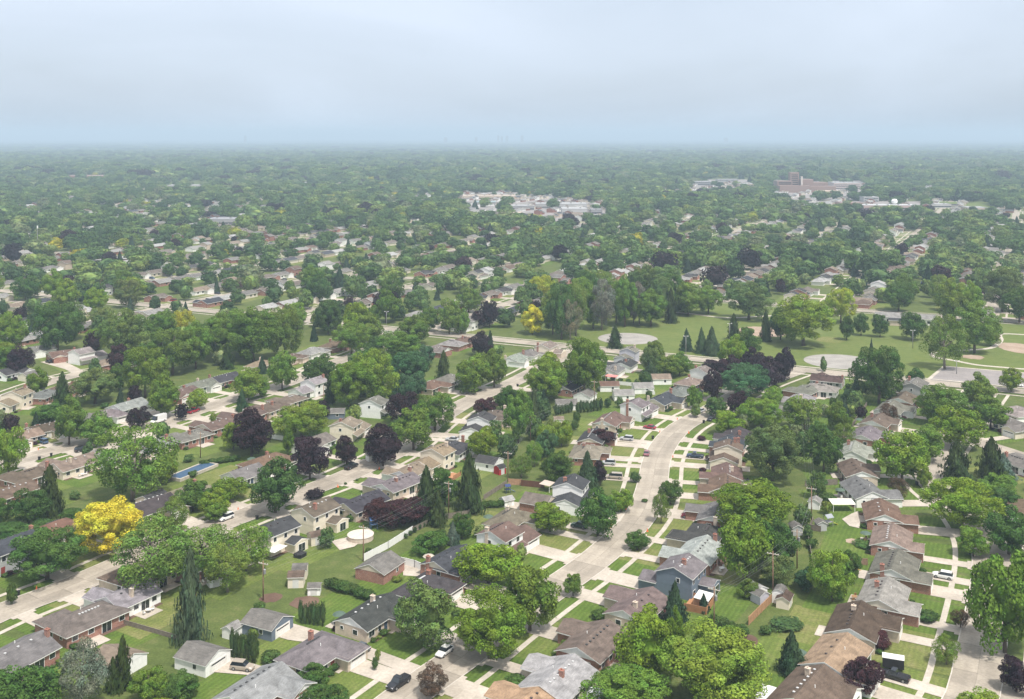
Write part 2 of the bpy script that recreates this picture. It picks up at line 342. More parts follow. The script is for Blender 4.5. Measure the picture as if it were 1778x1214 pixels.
# ground, roads
mb = MB(); R_ = 40000
mb.poly([(-R_, -300, 0), (R_, -300, 0), (R_, R_, 0), (-R_, R_, 0)]); tag(mb.build('ground', M['ground']), kind='structure')
roads = MB(); walks = MB(); kerbs = MB(); verge = MB()
for i, (k, s) in enumerate(ST.items()):
    z = .10 + .006*i
    ribbon(roads, s['pts'], -s['hw'], s['hw'], z)
    if k in ('S6', 'S7'): continue
    for sg in (-1, 1):
        a, b = sg*s['hw'], sg*(s['hw'] + .22)
        ribbon(kerbs, s['pts'], min(a, b), max(a, b), z + .09)
        ribbon(kerbs, s['pts'], a, a + (.002*sg), z + .09, z1=z - .02)
        a, b = sg*(s['hw'] + 3.3), sg*(s['hw'] + 4.55)
        if k == 'P' and sg == -1: a, b = sg*(s['hw'] + 2.2), sg*(s['hw'] + 3.6)
        ribbon(walks, s['pts'], min(a, b), max(a, b), .085 + .004*i)
for (u0, u1, v) in far_streets:
    p = [xy(u0, v), xy(u1, v)]
    if not any(inview(*xy(u0 + (u1-u0)*t/8, v), 300) for t in range(9)): continue
    ribbon(roads, p, -4.2, 4.2, .07)
    for sg in (-1, 1): ribbon(walks, p, min(sg*7.4, sg*8.6), max(sg*7.4, sg*8.6), .05)
for u in CROSS[2:]: ribbon(roads, [xy(u, -1400), xy(u, 1900)], -6 if u == 1290 else -4.4, 6 if u == 1290 else 4.4, .06)
ro_ = tag(roads.build('road', M['road']), kind='structure'); a_ = ro_.data.attributes.new('rd', 'FLOAT_VECTOR', 'POINT'); a_.data.foreach_set('vector', np.array(roads.rd, 'f').ravel()); tag(walks.build('sidewalk', M['walk']), kind='structure'); tag(kerbs.build('kerb', M['kerb']), kind='structure')
# manhole-free; park ground
pk = MB(); pk.poly([(*xy(481.5, -230), .02), (*xy(481.5, 420), .02), (*xy(645, 420), .02), (*xy(645, -230), .02)][::-1])
tag(pk.build('park_grass', M['park']), kind='structure')
def gpoly(name, pix, z, mat, kind='structure'):
    mb = MB(); pts = [(*G(*p), z) for p in pix]
    a = sum(pts[i][0]*pts[(i+1) % len(pts)][1] - pts[(i+1) % len(pts)][0]*pts[i][1] for i in range(len(pts)))
    mb.poly(pts if a > 0 else pts[::-1]); return tag(mb.build(name, mat), kind=kind)
def disc(name, c, r, z, mat, n=48, ry=None, wob=0.0):
    mb = MB(); rr = random.Random(5)
    mb.poly([(c[0] + (r*(1+rr.uniform(-wob, wob)))*math.cos(2*math.pi*i/n), c[1] + ((ry or r)*(1+rr.uniform(-wob, wob)))*math.sin(2*math.pi*i/n), z) for i in range(n)])
    return tag(mb.build(name, mat), kind='structure')
disc('paved_circle', G(1090, 588), 15.4, .05, M['pad']); disc('paved_circle', G(1458, 628), 16.2, .05, M['pad'])
disc('dirt_infield', G(1325, 576), 13, .05, M['dirt'], ry=15, wob=.04); disc('dirt_infield', G(1772, 605), 10, .05, M['dirt'], ry=14, wob=.04)
disc('bare_patch', G(1440, 590), 8, .045, M['lawn2'], wob=.1); disc('bare_patch', G(1688, 620), 5, .05, M['dirt'], 20, wob=.2)
gpoly('parking_lot', [(1640,636),(1790,649),(1800,676),(1728,669),(1612,660)], .06, M['asphalt'])
lot = MB(); 
ribbon(lot, [G(*p) for p in [(1605,668),(1610,661),(1640,636),(1790,649)]], -.8, .8, .09); tag(lot.build('lot_kerb', M['walk']), kind='structure')
pa = MB()
ribbon(pa, catmull([G(*p) for p in [(1800,643),(1740,638),(1697,634),(1655,626),(1630,622),(1619,618),(1624,611),(1636,609),(1680,608),(1718,605),(1733,597),(1738,590),(1740,580),(1800,583)]], 3), -1.3, 1.3, .07)
ribbon(pa, catmull([G(*p) for p in [(1150,541),(1200,545),(1260,552),(1330,549),(1400,546),(1470,549)]], 6), -1.5, 1.5, .07)
tag(pa.build('park_path', M['walk']), kind='structure')

# ------------------------------------------------------------------ houses
ROOF = {'gray':(.15,.142,.132),'lgray':(.225,.218,.208),'dgray':(.056,.055,.056),'navy':(.052,.055,.064),'brown':(.125,.093,.074),'dbrown':(.085,.06,.048),
        'tan':(.2,.16,.125),'orange':(.29,.205,.13),'red':(.145,.092,.072),'white':(.3,.297,.29),'graybrown':(.14,.12,.104)}
RW = {'gray':'gray','lgray':'pale gray','dgray':'dark gray','navy':'slate blue','brown':'brown','dbrown':'dark brown','tan':'tan','orange':'orange-tan','red':'reddish brown','white':'whitish','graybrown':'gray-brown'}
WALL = {'w':(.84,.84,.82),'c':(.72,.65,.53),'b':None,'t':None,'blue':(.15,.185,.235),'g':(.42,.43,.43),'lil':(.5,.5,.56)}
WW = {'w':'white','c':'cream','b':'brick','t':'tan brick','blue':'blue','g':'gray','lil':'pale lilac'}
def wallmat(w): return M['brick'] if w == 'b' else M['tanbrick'] if w == 't' else M['siding']

def gable(mb, x0, x1, y0, y1, ze, pitch, axis='x', oh=.45, t=.16, ohg=.3):
    """slabs of a gable roof over the rectangle; returns ridge height"""
    if axis == 'x':
        hw = (y1-y0)/2; yc = (y0+y1)/2; zr = ze + hw*pitch; a, b = x0-ohg, x1+ohg; lo = ze - oh*pitch
        mb.prism([(a,y0-oh,lo),(b,y0-oh,lo),(b,yc,zr),(a,yc,zr)], t, 0, 1); mb.prism([(a,yc,zr+.003),(b,yc,zr+.003),(b,y1+oh,lo),(a,y1+oh,lo)], t, 0, 1)
    else:
        hw = (x1-x0)/2; xc = (x0+x1)/2; zr = ze + hw*pitch; a, b = y0-ohg, y1+ohg; lo = ze - oh*pitch
        mb.prism([(x0-oh,b,lo),(x0-oh,a,lo),(xc,a,zr),(xc,b,zr)], t, 0, 1); mb.prism([(xc,b,zr+.003),(xc,a,zr+.003),(x1+oh,a,lo),(x1+oh,b,lo)], t, 0, 1)
    return zr
def hip(mb, x0, x1, y0, y1, ze, pitch, oh=.5, t=.16):
    x0 -= oh; x1 += oh; y0 -= oh; y1 += oh; ze -= oh*pitch
    if x1-x0 >= y1-y0:
        hw = (y1-y0)/2; zr = ze+hw*pitch; yc = (y0+y1)/2; r0 = (x0+hw, yc, zr); r1 = (x1-hw, yc, zr)
        P = [[(x0,y0,ze),(x1,y0,ze),r1,r0],[(x1,y1,ze),(x0,y1,ze),r0,r1],[(x0,y1,ze),(x0,y0,ze),r0],[(x1,y0,ze),(x1,y1,ze),r1]]
    else:
        hw = (x1-x0)/2; zr = ze+hw*pitch; xc = (x0+x1)/2; r0 = (xc, y0+hw, zr); r1 = (xc, y1-hw, zr)
        P = [[(x0,y1,ze),(x0,y0,ze),r0,r1],[(x1,y0,ze),(x1,y1,ze),r1,r0],[(x0,y0,ze),(x1,y0,ze),r0],[(x1,y1,ze),(x0,y1,ze),r1]]
    for p in P: mb.poly(p, 0)
    n = len(mb.v); mb.v += [(x0,y0,ze),(x1,y0,ze),(x1,y1,ze),(x0,y1,ze),(x0,y0,ze-t),(x1,y0,ze-t),(x1,y1,ze-t),(x0,y1,ze-t)]
    for q in [(0,4,5,1),(1,5,6,2),(2,6,7,3),(3,7,4,0),(4,7,6,5)]: mb.f.append(tuple(n+k for k in q)); mb.m.append(1)
    return zr
def gable_end(mb, axis, c, a0, a1, ze, pitch, sgn, th=.06):
    if isinstance(mb, list):
        m_ = MB(); gable_end(m_, axis, c, a0, a1, ze, pitch, sgn, th); mb.append(m_); return
    """triangular infill panel at coordinate c; a0..a1 spans the wall"""
    zr = ze + (a1-a0)/2*pitch - .14; m = (a0+a1)/2; d = th*sgn
    if axis == 'x': A = [(c,a0,ze-.02),(c,a1,ze-.02),(c,m,zr)]; B = [(c+d,a0,ze-.02),(c+d,a1,ze-.02),(c+d,m,zr)]
    else: A = [(a0,c,ze-.02),(a1,c,ze-.02),(m,c,zr)]; B = [(a0,c+d,ze-.02),(a1,c+d,ze-.02),(m,c+d,zr)]
    n = len(mb.v); mb.v += A + B
    for f in [(0,1,2),(5,4,3),(0,3,4,1),(1,4,5,2),(2,5,3,0)]: mb.f.append(tuple(n+k for k in f)); mb.m.append(0)
def opening(parent, face, c, a, z0, w, h, kind='window', col=None):
    """a window, door or garage door on a wall plane. face in '-y +y -x +x', c plane coordinate, a position along the wall"""
    fr = MB(); gl = MB(); e = .06 if kind == 'window' else .04; s = -1 if face[0] == '-' else 1
    def bx(mb, aa, bb, za, zb, d0, d1):
        p, q = sorted((c+s*d0, c+s*d1))
        if face[1] == 'y': mb.box(aa, bb, p, q, za, zb)
        else: mb.box(p, q, aa, bb, za, zb)
    bx(fr, a-w/2-e*1.3, a+w/2+e*1.3, z0-e, z0+h+e, -.05, .05)
    if kind == 'window':
        f = fr.build('window', M['trim'], parent)
        n = max(1, round(w/1.1)); ww = w/n
        for i in range(n): bx(gl, a-w/2+i*ww+.04, a-w/2+(i+1)*ww-.04, z0+.03, z0+h-.03, .0, .07)
        gl.build('pane', M['glass'], f)
    elif kind == 'garage':
        f = fr.build('garage_door', M['gdoor'], parent)
        bx(gl, a-w*.42, a+w*.42, z0+h-.55, z0+h-.25, .0, .06)
        gl.build('door_window', M['glass'], f)
    else:
        f = fr.build('door', M['paint'], parent); f.color = (*(col or (.25,.05,.04)), 1)
        bx(gl, a+w/2-.18, a+w/2-.1, z0+1, z0+1.1, 0, .09); gl.build('handle', M['metal'], f)
    return f
_v = MB(); _v.box(-.18,.18,-.18,.18,-.05,.1); _v.box(-.22,.22,-.22,.22,.1,.17); VENT = _v.mesh('roof_vent', M['paint'])
def cowls(parent, roofspec, rr, col=(.05,.05,.05)):
    x0, x1, yc, zr, pitch = roofspec; mb = MB(); n = rr.choice([3, 5, 7])
    for i in range(n):
        x = x0 + (x1-x0)*(i+.8)/(n+.6); y = yc + .9; z = zr - .9*pitch
        o = bpy.data.objects.new('roof_vent', VENT); o.location = (x, y, z); o.color = (*col, 1); link(o, parent)
    p = MB(); x = x0 + (x1-x0)*rr.uniform(.3,.7); y = yc - 1.4; z = zr - 1.4*pitch; p.tube((x,y,z-.2),(x,y,z+.5),.09,.09,6); p.build('vent_pipe', M['white'], parent)

def make_house(kind, L, W, roof, wall, seed, mirror=1, detail=2, hipped=None):
    """front faces -y. returns root, garage x, front y"""
    rr = random.Random(seed); root = empty('house', (0,0,0)); rcol = tuple(c*rr.uniform(.92,1.08) for c in ROOF[roof]); wc = WALL[wall]
    wm = wallmat(wall); mir = mirror; roofs = MB(); walls = MB(); gab = []; up = None
    if hipped is None: hipped = rr.random() < .45
    pitch = rr.uniform(.36, .44); ze = 2.75; x0, x1, y0, y1 = -L/2, L/2, -W/2, W/2
    if kind == 'R':
        ww = min(6.6, L*.46); wd = rr.uniform(2.2, 4.2); gx0 = (x1-ww-.06) if mir > 0 else x0+.06; gx1 = gx0+ww
        walls.box(x0, x1, y0, y1, 0, ze); walls.box(gx0, gx1, y0-wd, y0+.5, 0, ze-.004)
        if hipped: zr = hip(roofs, x0, x1, y0, y1, ze, pitch); zr2 = hip(roofs, gx0, gx1, y0-wd, y0+W*.55, ze-.012, pitch*.98); rspec = (x0+W/2, x1-W/2, 0, zr, pitch)
        else:
            zr = gable(roofs, x0, x1, y0, y1, ze, pitch)
            for c, s in ((x0, -1), (x1, 1)): gable_end(gab, 'x', c, y0+.02, y1-.02, ze, pitch, s)
            gable(roofs, gx0, gx1, y0-wd, 0, ze-.012, pitch*.98, 'y'); gable_end(gab, 'y', y0-wd, gx0+.02, gx1-.02, ze, pitch*.98, -1)
            rspec = (x0+1, x1-1, 0, zr, pitch)
        gx = (gx0+gx1)/2; fy = y0-wd
    elif kind == 'S':
        a = L*.56; ze2 = 5.3; sx0, sx1 = (x0, x0+a) if mir > 0 else (x1-a, x1); lx0, lx1 = (sx1-.05, x1) if mir > 0 else (x0, sx0+.05)
        low = MB(); low.box(sx0+.03, sx1-.03, y0+.03, y1-.03, 0, 2.5); low.box(lx0, lx1, y0-1.0, y1-1.2, 0, ze)
        up = MB(); up.box(sx0, sx1, y0, y1, 2.5, ze2)
        pitch = .38; zr = gable(roofs, sx0, sx1, y0, y1, ze2, pitch)
        for c, s in ((sx0, -1), (sx1, 1)): gable_end(gab, 'x', c, y0+.02, y1-.02, ze2, pitch, s)
        gable(roofs, lx0, lx1, y0-1.0, y1-1.2, ze, pitch, ohg=.25); gable_end(gab, 'x', lx1 if mir > 0 else lx0, y0-.98, y1-1.22, ze, pitch, 1 if mir > 0 else -1)
        # lower roof along the front of the tall part
        mbp = [(sx0-.2, y0-1.9, 2.35), (sx1, y0-1.9, 2.35), (sx1, y0-.003, 3.1), (sx0-.2, y0-.003, 3.1)]; roofs.prism(mbp, .14, 0, 1)
        walls = low; rspec = (sx0+.8, sx1-.8, 0, zr, pitch); gx = (lx0+lx1)/2; fy = y0-1.0
    elif kind == 'C':      # plain two-storey block with a one-storey garage wing in front
        ze2 = 5.3; walls.box(x0+.03, x1-.03, y0+.03, y1-.03, 0, 2.6); up = MB(); up.box(x0, x1, y0, y1, 2.6, ze2); zr = gable(roofs, x0, x1, y0, y1, ze2, .4)
        for c, s in ((x0, -1), (x1, 1)): gable_end(gab, 'x', c, y0+.02, y1-.02, ze2, .4, s)
        ww = min(6.2, L*.6); gx0 = (x1-ww) if mir > 0 else x0; gx1 = gx0+ww; walls.box(gx0, gx1, y0-4.5, y0+.2, 0, 2.6)
        gable(roofs, gx0, gx1, y0-4.5, y0-.05, 2.6, .4, 'y', ohg=.02); gable_end(gab, 'y', y0-4.5, gx0+.02, gx1-.02, 2.6, .4, -1)
        bw = L*.45; walls.box(x0+.5, x0+.5+bw, y1-.2, y1+3.6, 0, 2.6); gable(roofs, x0+.5, x0+.5+bw, y1+.05, y1+3.6, 2.6, .36, 'y', ohg=.02)
        gable_end(gab, 'y', y1+3.6, x0+.52, x0+.48+bw, 2.6, .36, 1)
        rspec = (x0+.8, x1-.8, 0, zr, .4); gx = (gx0+gx1)/2; fy = y0-4.5; pitch = .4
    w_ = walls.build('wall', wm, root)
    if wc: w_.color = (*wc, 1)
    if up is not None:
        c2 = wc or (WALL['w'] if wall == 'b' else WALL['c']); u_ = up.build('upper_wall', M['siding'], root); u_.color = (*c2, 1)
    else: c2 = wc or (WALL['w'] if rr.random() < .7 else WALL['c'])
    r_ = roofs.build('roof', [M['shingle'], M['trim']], root); r_.color = (*rcol, 1)
    for g in gab: g_ = g.build('gable_panel', M['siding'], root); g_.color = (*c2, 1)
    if detail >= 1: cowls(r_, rspec, rr, rr.choice([(.05,.05,.05),(.06,.05,.05),(.5,.5,.5)]))
    if detail >= 1 and rr.random() < .7:
        ch = MB(); cxp = x0+.15 if rr.random() < .5 else x1*rr.uniform(.1,.5)
        cyp = rr.uniform(.5, W*.3); zt = rspec[3]+.55
        if kind == 'S' and abs(cxp-sx0) > a: cxp = sx0+1
        ch.box(cxp-.35, cxp+.35, cyp-.45, cyp+.45, 0.5, zt); ch.box(cxp-.42, cxp+.42, cyp-.52, cyp+.52, zt, zt+.12); ch.tube((cxp,cyp,zt+.1),(cxp,cyp,zt+.4),.14,.14,8)
        ch.build('chimney', M['brick'] if wall in 'b' or rr.random() < .5 else M['tanbrick'], r_)
    if detail >= 2:
        opening(root, '-y', fy, gx, .05, 4.6 if kind != 'C' else 4.4, 2.1, 'garage')
        if kind == 'R':
            bx = [x for x in np.linspace(x0+1.6, x1-1.6, 5)]
            for i, x in enumerate(bx):
                if not (gx0-1.2 < x < gx1+1.2): opening(root, '-y', y0, x, 1.0 if i % 2 else .9, 1.8 if i % 2 == 0 else 1.0, 1.2)
            opening(root, '-y', y0, (gx0-1.0) if mir > 0 else (gx1+1.0), .05, .95, 2.05, 'door', rr.choice([(.25,.05,.04),(.6,.6,.58),(.05,.08,.12)]))
            for i, x in enumerate(np.linspace(x0+1.8, x1-1.8, 4)):
                if i == 1: opening(root, '+y', y1, x, .1, 2.2, 2.0)
                else: opening(root, '+y', y1, x, 1.1, 1.3, 1.05)
            for fc, c in (('-x', x0), ('+x', x1)): opening(root, fc, c, -1.2, 1.1, 1.2, 1.0); opening(root, fc, c, 2.4, 1.4, .8, .7)
        elif kind == 'S':
            for x in (sx0+a*.28, sx0+a*.72):
                opening(root, '-y', y0, x, 3.45, 1.3, 1.2); opening(root, '+y', y1, x, 3.45, 1.2, 1.1); opening(root, '+y', y1-.03, x, .9, 1.2, 1.0)
            opening(root, '-y', y0+.03, sx0+a*.5, .9, 1.8, 1.1)
            fc, c = ('-x', sx0) if mir > 0 else ('+x', sx1)
            opening(root, fc, c, .3, 3.6, .9, 1.0)
            opening(root, '+y', y1-1.2, (lx0+lx1)/2, .1, 2.0, 2.0); opening(root, '+x' if mir > 0 else '-x', lx1 if mir > 0 else lx0, 1.0, 1.0, 1.3, 1.1)
        else:
            for x in np.linspace(x0+1.3, x1-1.3, 3):
                opening(root, '-y', y0, x, 3.5, 1.1, 1.2); opening(root, '+y', y1, x, 3.5, 1.0, 1.1)
            opening(root, '-x', x0, 0, 3.6, .8, 1.0); opening(root, '+x', x1, 1, 3.6, .8, 1.0)
            opening(root, '+y', y1+3.6, x0+.5+bw/2, .1, 2.2, 2.05); opening(root, '+y', y1-.03, x1-1.6, .9, 1.4, 1.1)
            opening(root, '-y', y0+.03, x0+1.1 if mir > 0 else x1-1.1, .1, .95, 2.05, 'door')
    return root, gx, fy

# px, py of the roof centre, kind, L, W, roof, wall, mirror, hip, [street]
HD = '''
445 1186 R 15 9.5 lgray b 1 0 S1
550 1120 R 14.5 9.5 gray t 1 1 S1
645 1056 R 15 9 dgray t 1 0 S1
736 1010 R 13.5 9 dgray b 1 1 S1
782 964 R 13.5 9 navy b -1 0 S1
880 917 S 15 9 brown w 1 0 S1
884 893 R 14 8.5 graybrown c 1 1 S1
986 845 S 15 9 dgray w -1 0 S1
1018 779 R 14 9.5 tan b 1 1 S1
1030 754 R 14 8.5 dgray b 1 0 S1
1058 725 R 15 9 brown t 1 0 S1
1108 698 S 14 9 gray w 1 0 S1
1148 690 R 14 9 navy t 1 0 S1
1180 675 R 14 9 gray t 1 1 S1
1197 659 R 13 9 tan b 1 1 S1
1223 640 S 12 8 gray w 1 0 S1
905 1222 R 14 9.5 orange t -1 0 S1
968 1170 R 14.5 10.5 white t -1 0 S1
1030 1106 R 15 10 graybrown b -1 0 S1
1108 1045 R 15 9.5 graybrown t -1 0 S1
1183 978 C 9.5 9 gray blue 1 0 S1
1214 951 R 14 9.5 white b 1 0 S1
1222 920 R 13.5 9 dgray t 1 1 S1
1243 886 R 13 9 gray b -1 0 S1
1258 838 R 13 9 brown b 1 0 S1
1262 816 R 12 9 brown t 1 0 S1
1264 779 S 12 9 brown c 1 0 S1
1270 764 R 12 9 navy b 1 0 S1
1278 751 R 13 9 dgray w 1 0 S1
1380 705 R 14 9 gray w 1 1 S1
1388 689 R 15 9 lgray w 1 1 S1
1400 672 R 14 9 gray b 1 1 S1
26 1129 R 14 10.5 gray b 1 0 S2
150 1063 R 16 9.5 graybrown b 1 1 S2
222 1026 R 12 9 lgray w 1 0 S2
252 990 R 14 9 brown t 1 1 S2
345 966 R 14 9 gray b 1 1 S2
400 945 R 13 9 tan w 1 0 S2
478 909 C 10 8 dgray c 1 0 S2
548 876 C 10.5 8.5 brown c -1 0 S2
628 866 R 15 9 navy t 1 0 S2
690 833 R 14.5 9 gray t 1 0 S2
712 812 R 12 8 tan w 1 0 S2
752 786 S 13 9 tan c 1 0 S2
788 772 R 12.5 9 dgray w 1 1 S2
832 729 S 13.5 9 dgray w 1 0 S2
861 716 R 12.5 9 brown t 1 1 S2
985 667 R 12.5 9 dgray b 1 0 S2
1062 638 R 12 9 gray w 1 0 S2
1085 628 R 12 9 dgray w 1 0 S2
1090 609 S 12 8 gray lil 1 0 S2
18 938 C 12 9 navy g 1 0 S2
95 911 R 14 9 red b 1 1 S2
262 872 R 13.5 10 dgray t 1 0 S2
330 846 R 14 9 tan b 1 1 S2
424 816 R 12 9 gray w 1 0 S2
462 794 R 17 9 red b 1 1 S2
545 762 R 14 9 gray w -1 0 S2
606 731 S 14 9 tan c 1 0 S2
655 694 S 13 9 gray w 1 0 S2
748 664 R 13 9 red t 1 1 S2
780 653 R 12 9 gray w 1 1 S2
893 619 R 12 9 lgray w -1 0 S2
920 609 R 13 9 gray w 1 1 S2
948 597 C 11 8 tan t 1 0 S2
22 846 R 13 9 red b 1 0 S3
48 818 R 14 9 brown b 1 1 S3
128 799 R 15 9 tan c 1 0 S3
200 784 R 14 9 lgray w 1 0 S3
262 768 R 13 9 lgray t 1 1 S3
330 751 R 14 9 gray b 1 1 S3
378 732 R 14 9 brown b 1 0 S3
428 716 R 14 9 brown b 1 0 S3
470 702 R 13.5 9 brown t 1 1 S3
503 689 R 13 9 graybrown t 1 1 S3
537 664 S 14.5 8.5 lgray w 1 0 S3
80 738 R 13 9 dbrown c 1 0 S3
38 752 R 13 8 tan t -1 0 S3
130 727 R 13 9 gray t 1 0 S3
181 714 R 13 8.5 gray w 1 1 S3
222 699 R 14.5 9 lgray w 1 0 S3
290 684 R 13 9 brown b 1 0 S3
318 676 R 12 8 brown w 1 0 S3
345 664 R 13.5 9 gray w 1 0 S3
389 653 R 14 9 dgray b 1 0 S3
451 628 R 13 9 tan t 1 1 S3
505 616 R 12 8 brown t 1 1 S3
541 606 R 14 9 lgray w 1 1 S3
578 595 R 14 9 brown b 1 1 S3
22 685 S 14 9 tan c 1 0 S4
76 680 R 13 9 gray b 1 1 S4
125 667 R 13 9 brown b 1 1 S4
18 641 R 14 9 dgray w 1 0 S4
68 603 R 14 9 gray w -1 0 S4
108 611 R 13 9 brown b -1 0 S4
152 608 S 15 9 lgray w 1 0 S4
190 625 R 13 9 tan b 1 1 S4
290 604 R 13 9 gray b 1 1 S4
340 590 R 13 9 brown b 1 1 S4
1405 1192 R 16 10.5 brown w 1 0 S5
1452 1130 R 15.5 10 orange w -1 0 S5
1486 1073 R 15.5 10 dbrown t 1 0 S5
1534 1026 R 14.5 9.5 lgray b -1 0 S5
1554 976 R 14.5 10 graybrown b -1 0 S5
1548 928 R 14 9.5 tan b -1 0 S5
1532 884 R 14 9.5 red b -1 0 S5
1500 845 R 15 9.5 gray w -1 0 S5
1488 811 R 14 9.5 brown t 1 0 S5
1482 778 R 13.5 9 lgray w 1 0 S5
1503 750 R 14.5 9 gray b 1 0 S5
1523 727 R 14 9.5 brown t 1 0 S5
1546 705 R 14 9.5 gray w 1 0 S5
1567 688 R 14 9.5 brown b 1 0 S5
1588 663 C 12 9 gray g 1 0 S5
1770 796 R 15 9 gray w 1 1 S7
1790 876 R 15 9 red t 1 1 S5
1764 733 R 14 9 gray c 1 0 S7
1772 709 R 13 9 lgray w 1 1 S7
1437 654 R 14 9 dbrown g 1 0 P
1427 670 R 13 9 lgray w 1 1 P
757 604 R 14 9 gray b 1 0 P
786 593 R 13 9 lgray b 1 1 P
808 587 R 12 9 brown b 1 1 P
'''
SIDEW = {1: 'right', -1: 'left'}
ORD = ['first','second','third','fourth','fifth','sixth','seventh','eighth','ninth','tenth','eleventh','twelfth','thirteenth','fourteenth','fifteenth','sixteenth','seventeenth','eighteenth','nineteenth','twentieth']
shrubspots = []; beds = MB(); pats = []; houses = []; lawns = MB(); drives = MB(); patios = MB()
def add_house(i, x, y, kind, L, W, roof, wall, mir, hp, sk, detail):
    d, k, s, (tx, ty), side = nearest(x, y, [sk])
    # local -y must point to the street: street lies opposite to 'side' normal
    nx, ny = (ty, -tx) if side > 0 else (-ty, tx)        # from street towards the house = local +y
    rz = math.atan2(ny, nx) - math.pi/2
    root, gx, fy = make_house(kind, L, W, roof, wall, 100+i, mir, detail, bool(hp))
    root.location = (x, y, 0); root.rotation_euler = (0, 0, rz)
    Mx = Matrix.Translation((x, y, 0)) @ Matrix.Rotation(rz, 4, 'Z')
    hw = ST[sk]['hw']; z = .03 + .003*(i % 7)
    def quad(mb, xa, xb, ya, yb, zz, mi=0): mb.poly([tuple(Mx @ Vector(p)) for p in ((xa,ya,zz),(xb,ya,zz),(xb,yb,zz),(xa,yb,zz))], mi)
    if d < 45 and k == sk:
        rr = random.Random(i*7+1); half = 8.6 if sk != 'P' else 8
        quad(lawns, -half, half, -(d-hw-.2), 14+rr.uniform(0, 4), z, rr.choice([0,0,0,1,1,2]))
        wdt = rr.choice([2.6, 2.6, 3.0, 3.2]) if kind != 'R' or rr.random() < .75 else 1.8
        quad(drives, gx-wdt, gx+wdt, -(d-hw+.05), fy+.1, .125+.003*(i % 5))
        quad(drives, gx-wdt-.9, gx+wdt+.9, -(d-hw+.02), -(d-hw-1.2), .145+.003*(i % 5))
        # front walk and patio
        wx = gx - math.copysign(L*.33, gx); quad(drives, min(wx, gx), max(wx, gx), fy-1.6 if abs(wx-gx) < 3 else -W/2-1.9, (fy-.6) if abs(wx-gx) < 3 else -W/2-.9, .115+.003*(i % 5))
        for (xa, xb, yb_) in ((-L/2+.2, L/2-.2, W/2+1.1),): quad(beds, xa, xb, W/2, yb_, .1)
        sx = -math.copysign(L/2-1.2, gx) if kind == 'R' else -L/2+1; quad(beds, min(sx, sx*.2), max(sx, sx*.2), -W/2-1.3, -W/2, .105)
        if detail >= 2:
            for q in range(3): shrubspots.append(tuple(Mx @ Vector((sx*(1-.3*q), -W/2-.8, 0)))[:2])
            if rr.random() < .6: shrubspots.append(tuple(Mx @ Vector((rr.choice([-1,1])*(L/2-1), W/2+.8, 0)))[:2])
        px_ = rr.uniform(-L/4, L/4); pats.append((len(houses), tuple(Mx @ Vector((px_, W/2+1.9, 0)))[:2], rz)); quad(patios, px_-2.5, px_+2.5, W/2, W/2+rr.uniform(2.5, 4), .12+.002*(i % 5))
    houses.append(dict(o=root, x=x, y=y, roof=roof, wall=wall, kind=kind, sk=sk, s=s, side=side, L=L, W=W, hip=hp))
for i, ln in enumerate(HD.strip().split('\n')):
    t = ln.split(); px, py = float(t[0]), float(t[1]); kind = t[2]
    x, y = G(px, py, {'R': 3.7, 'S': 5.4, 'C': 6.2}[kind])
    add_house(i, x, y, kind, float(t[3])*(.91 if kind == 'R' else .96), float(t[4])*.95, t[5], t[6], int(t[7]), int(t[8]), t[9], 2 if py > 640 else 1)
# ordinals along each street side, counted from the near end
grp = {}
for h in houses: grp.setdefault((h['sk'], h['side']), []).append(h)
for (sk, side), L_ in grp.items():
    L_.sort(key=lambda h: h['s'])
    for n, h in enumerate(L_):
        st = ST[sk]['name']
        form = {'R': ('hip' if h['hip'] else 'gable')+'-roofed', 'S': 'split-level', 'C': 'two-storey'}[h['kind']]
        h['ref'] = f"{ORD[n]} house, {SIDEW[side]} side of {st.replace('the ','')}" if sk not in ('P','S7') else f"{ORD[n]} house along {st.replace('the ','')}"
        h['o']['label'] = f"{RW[h['roof']]} {form} {WW[h['wall']]} house, {ORD[n]} {'from near end on ' + SIDEW[side] + ' of' if sk not in ('P','S7') else 'from left along'} {st.replace('the ','')}"
        h['o']['category'] = 'house'; h['o']['group'] = f"houses along {st}"

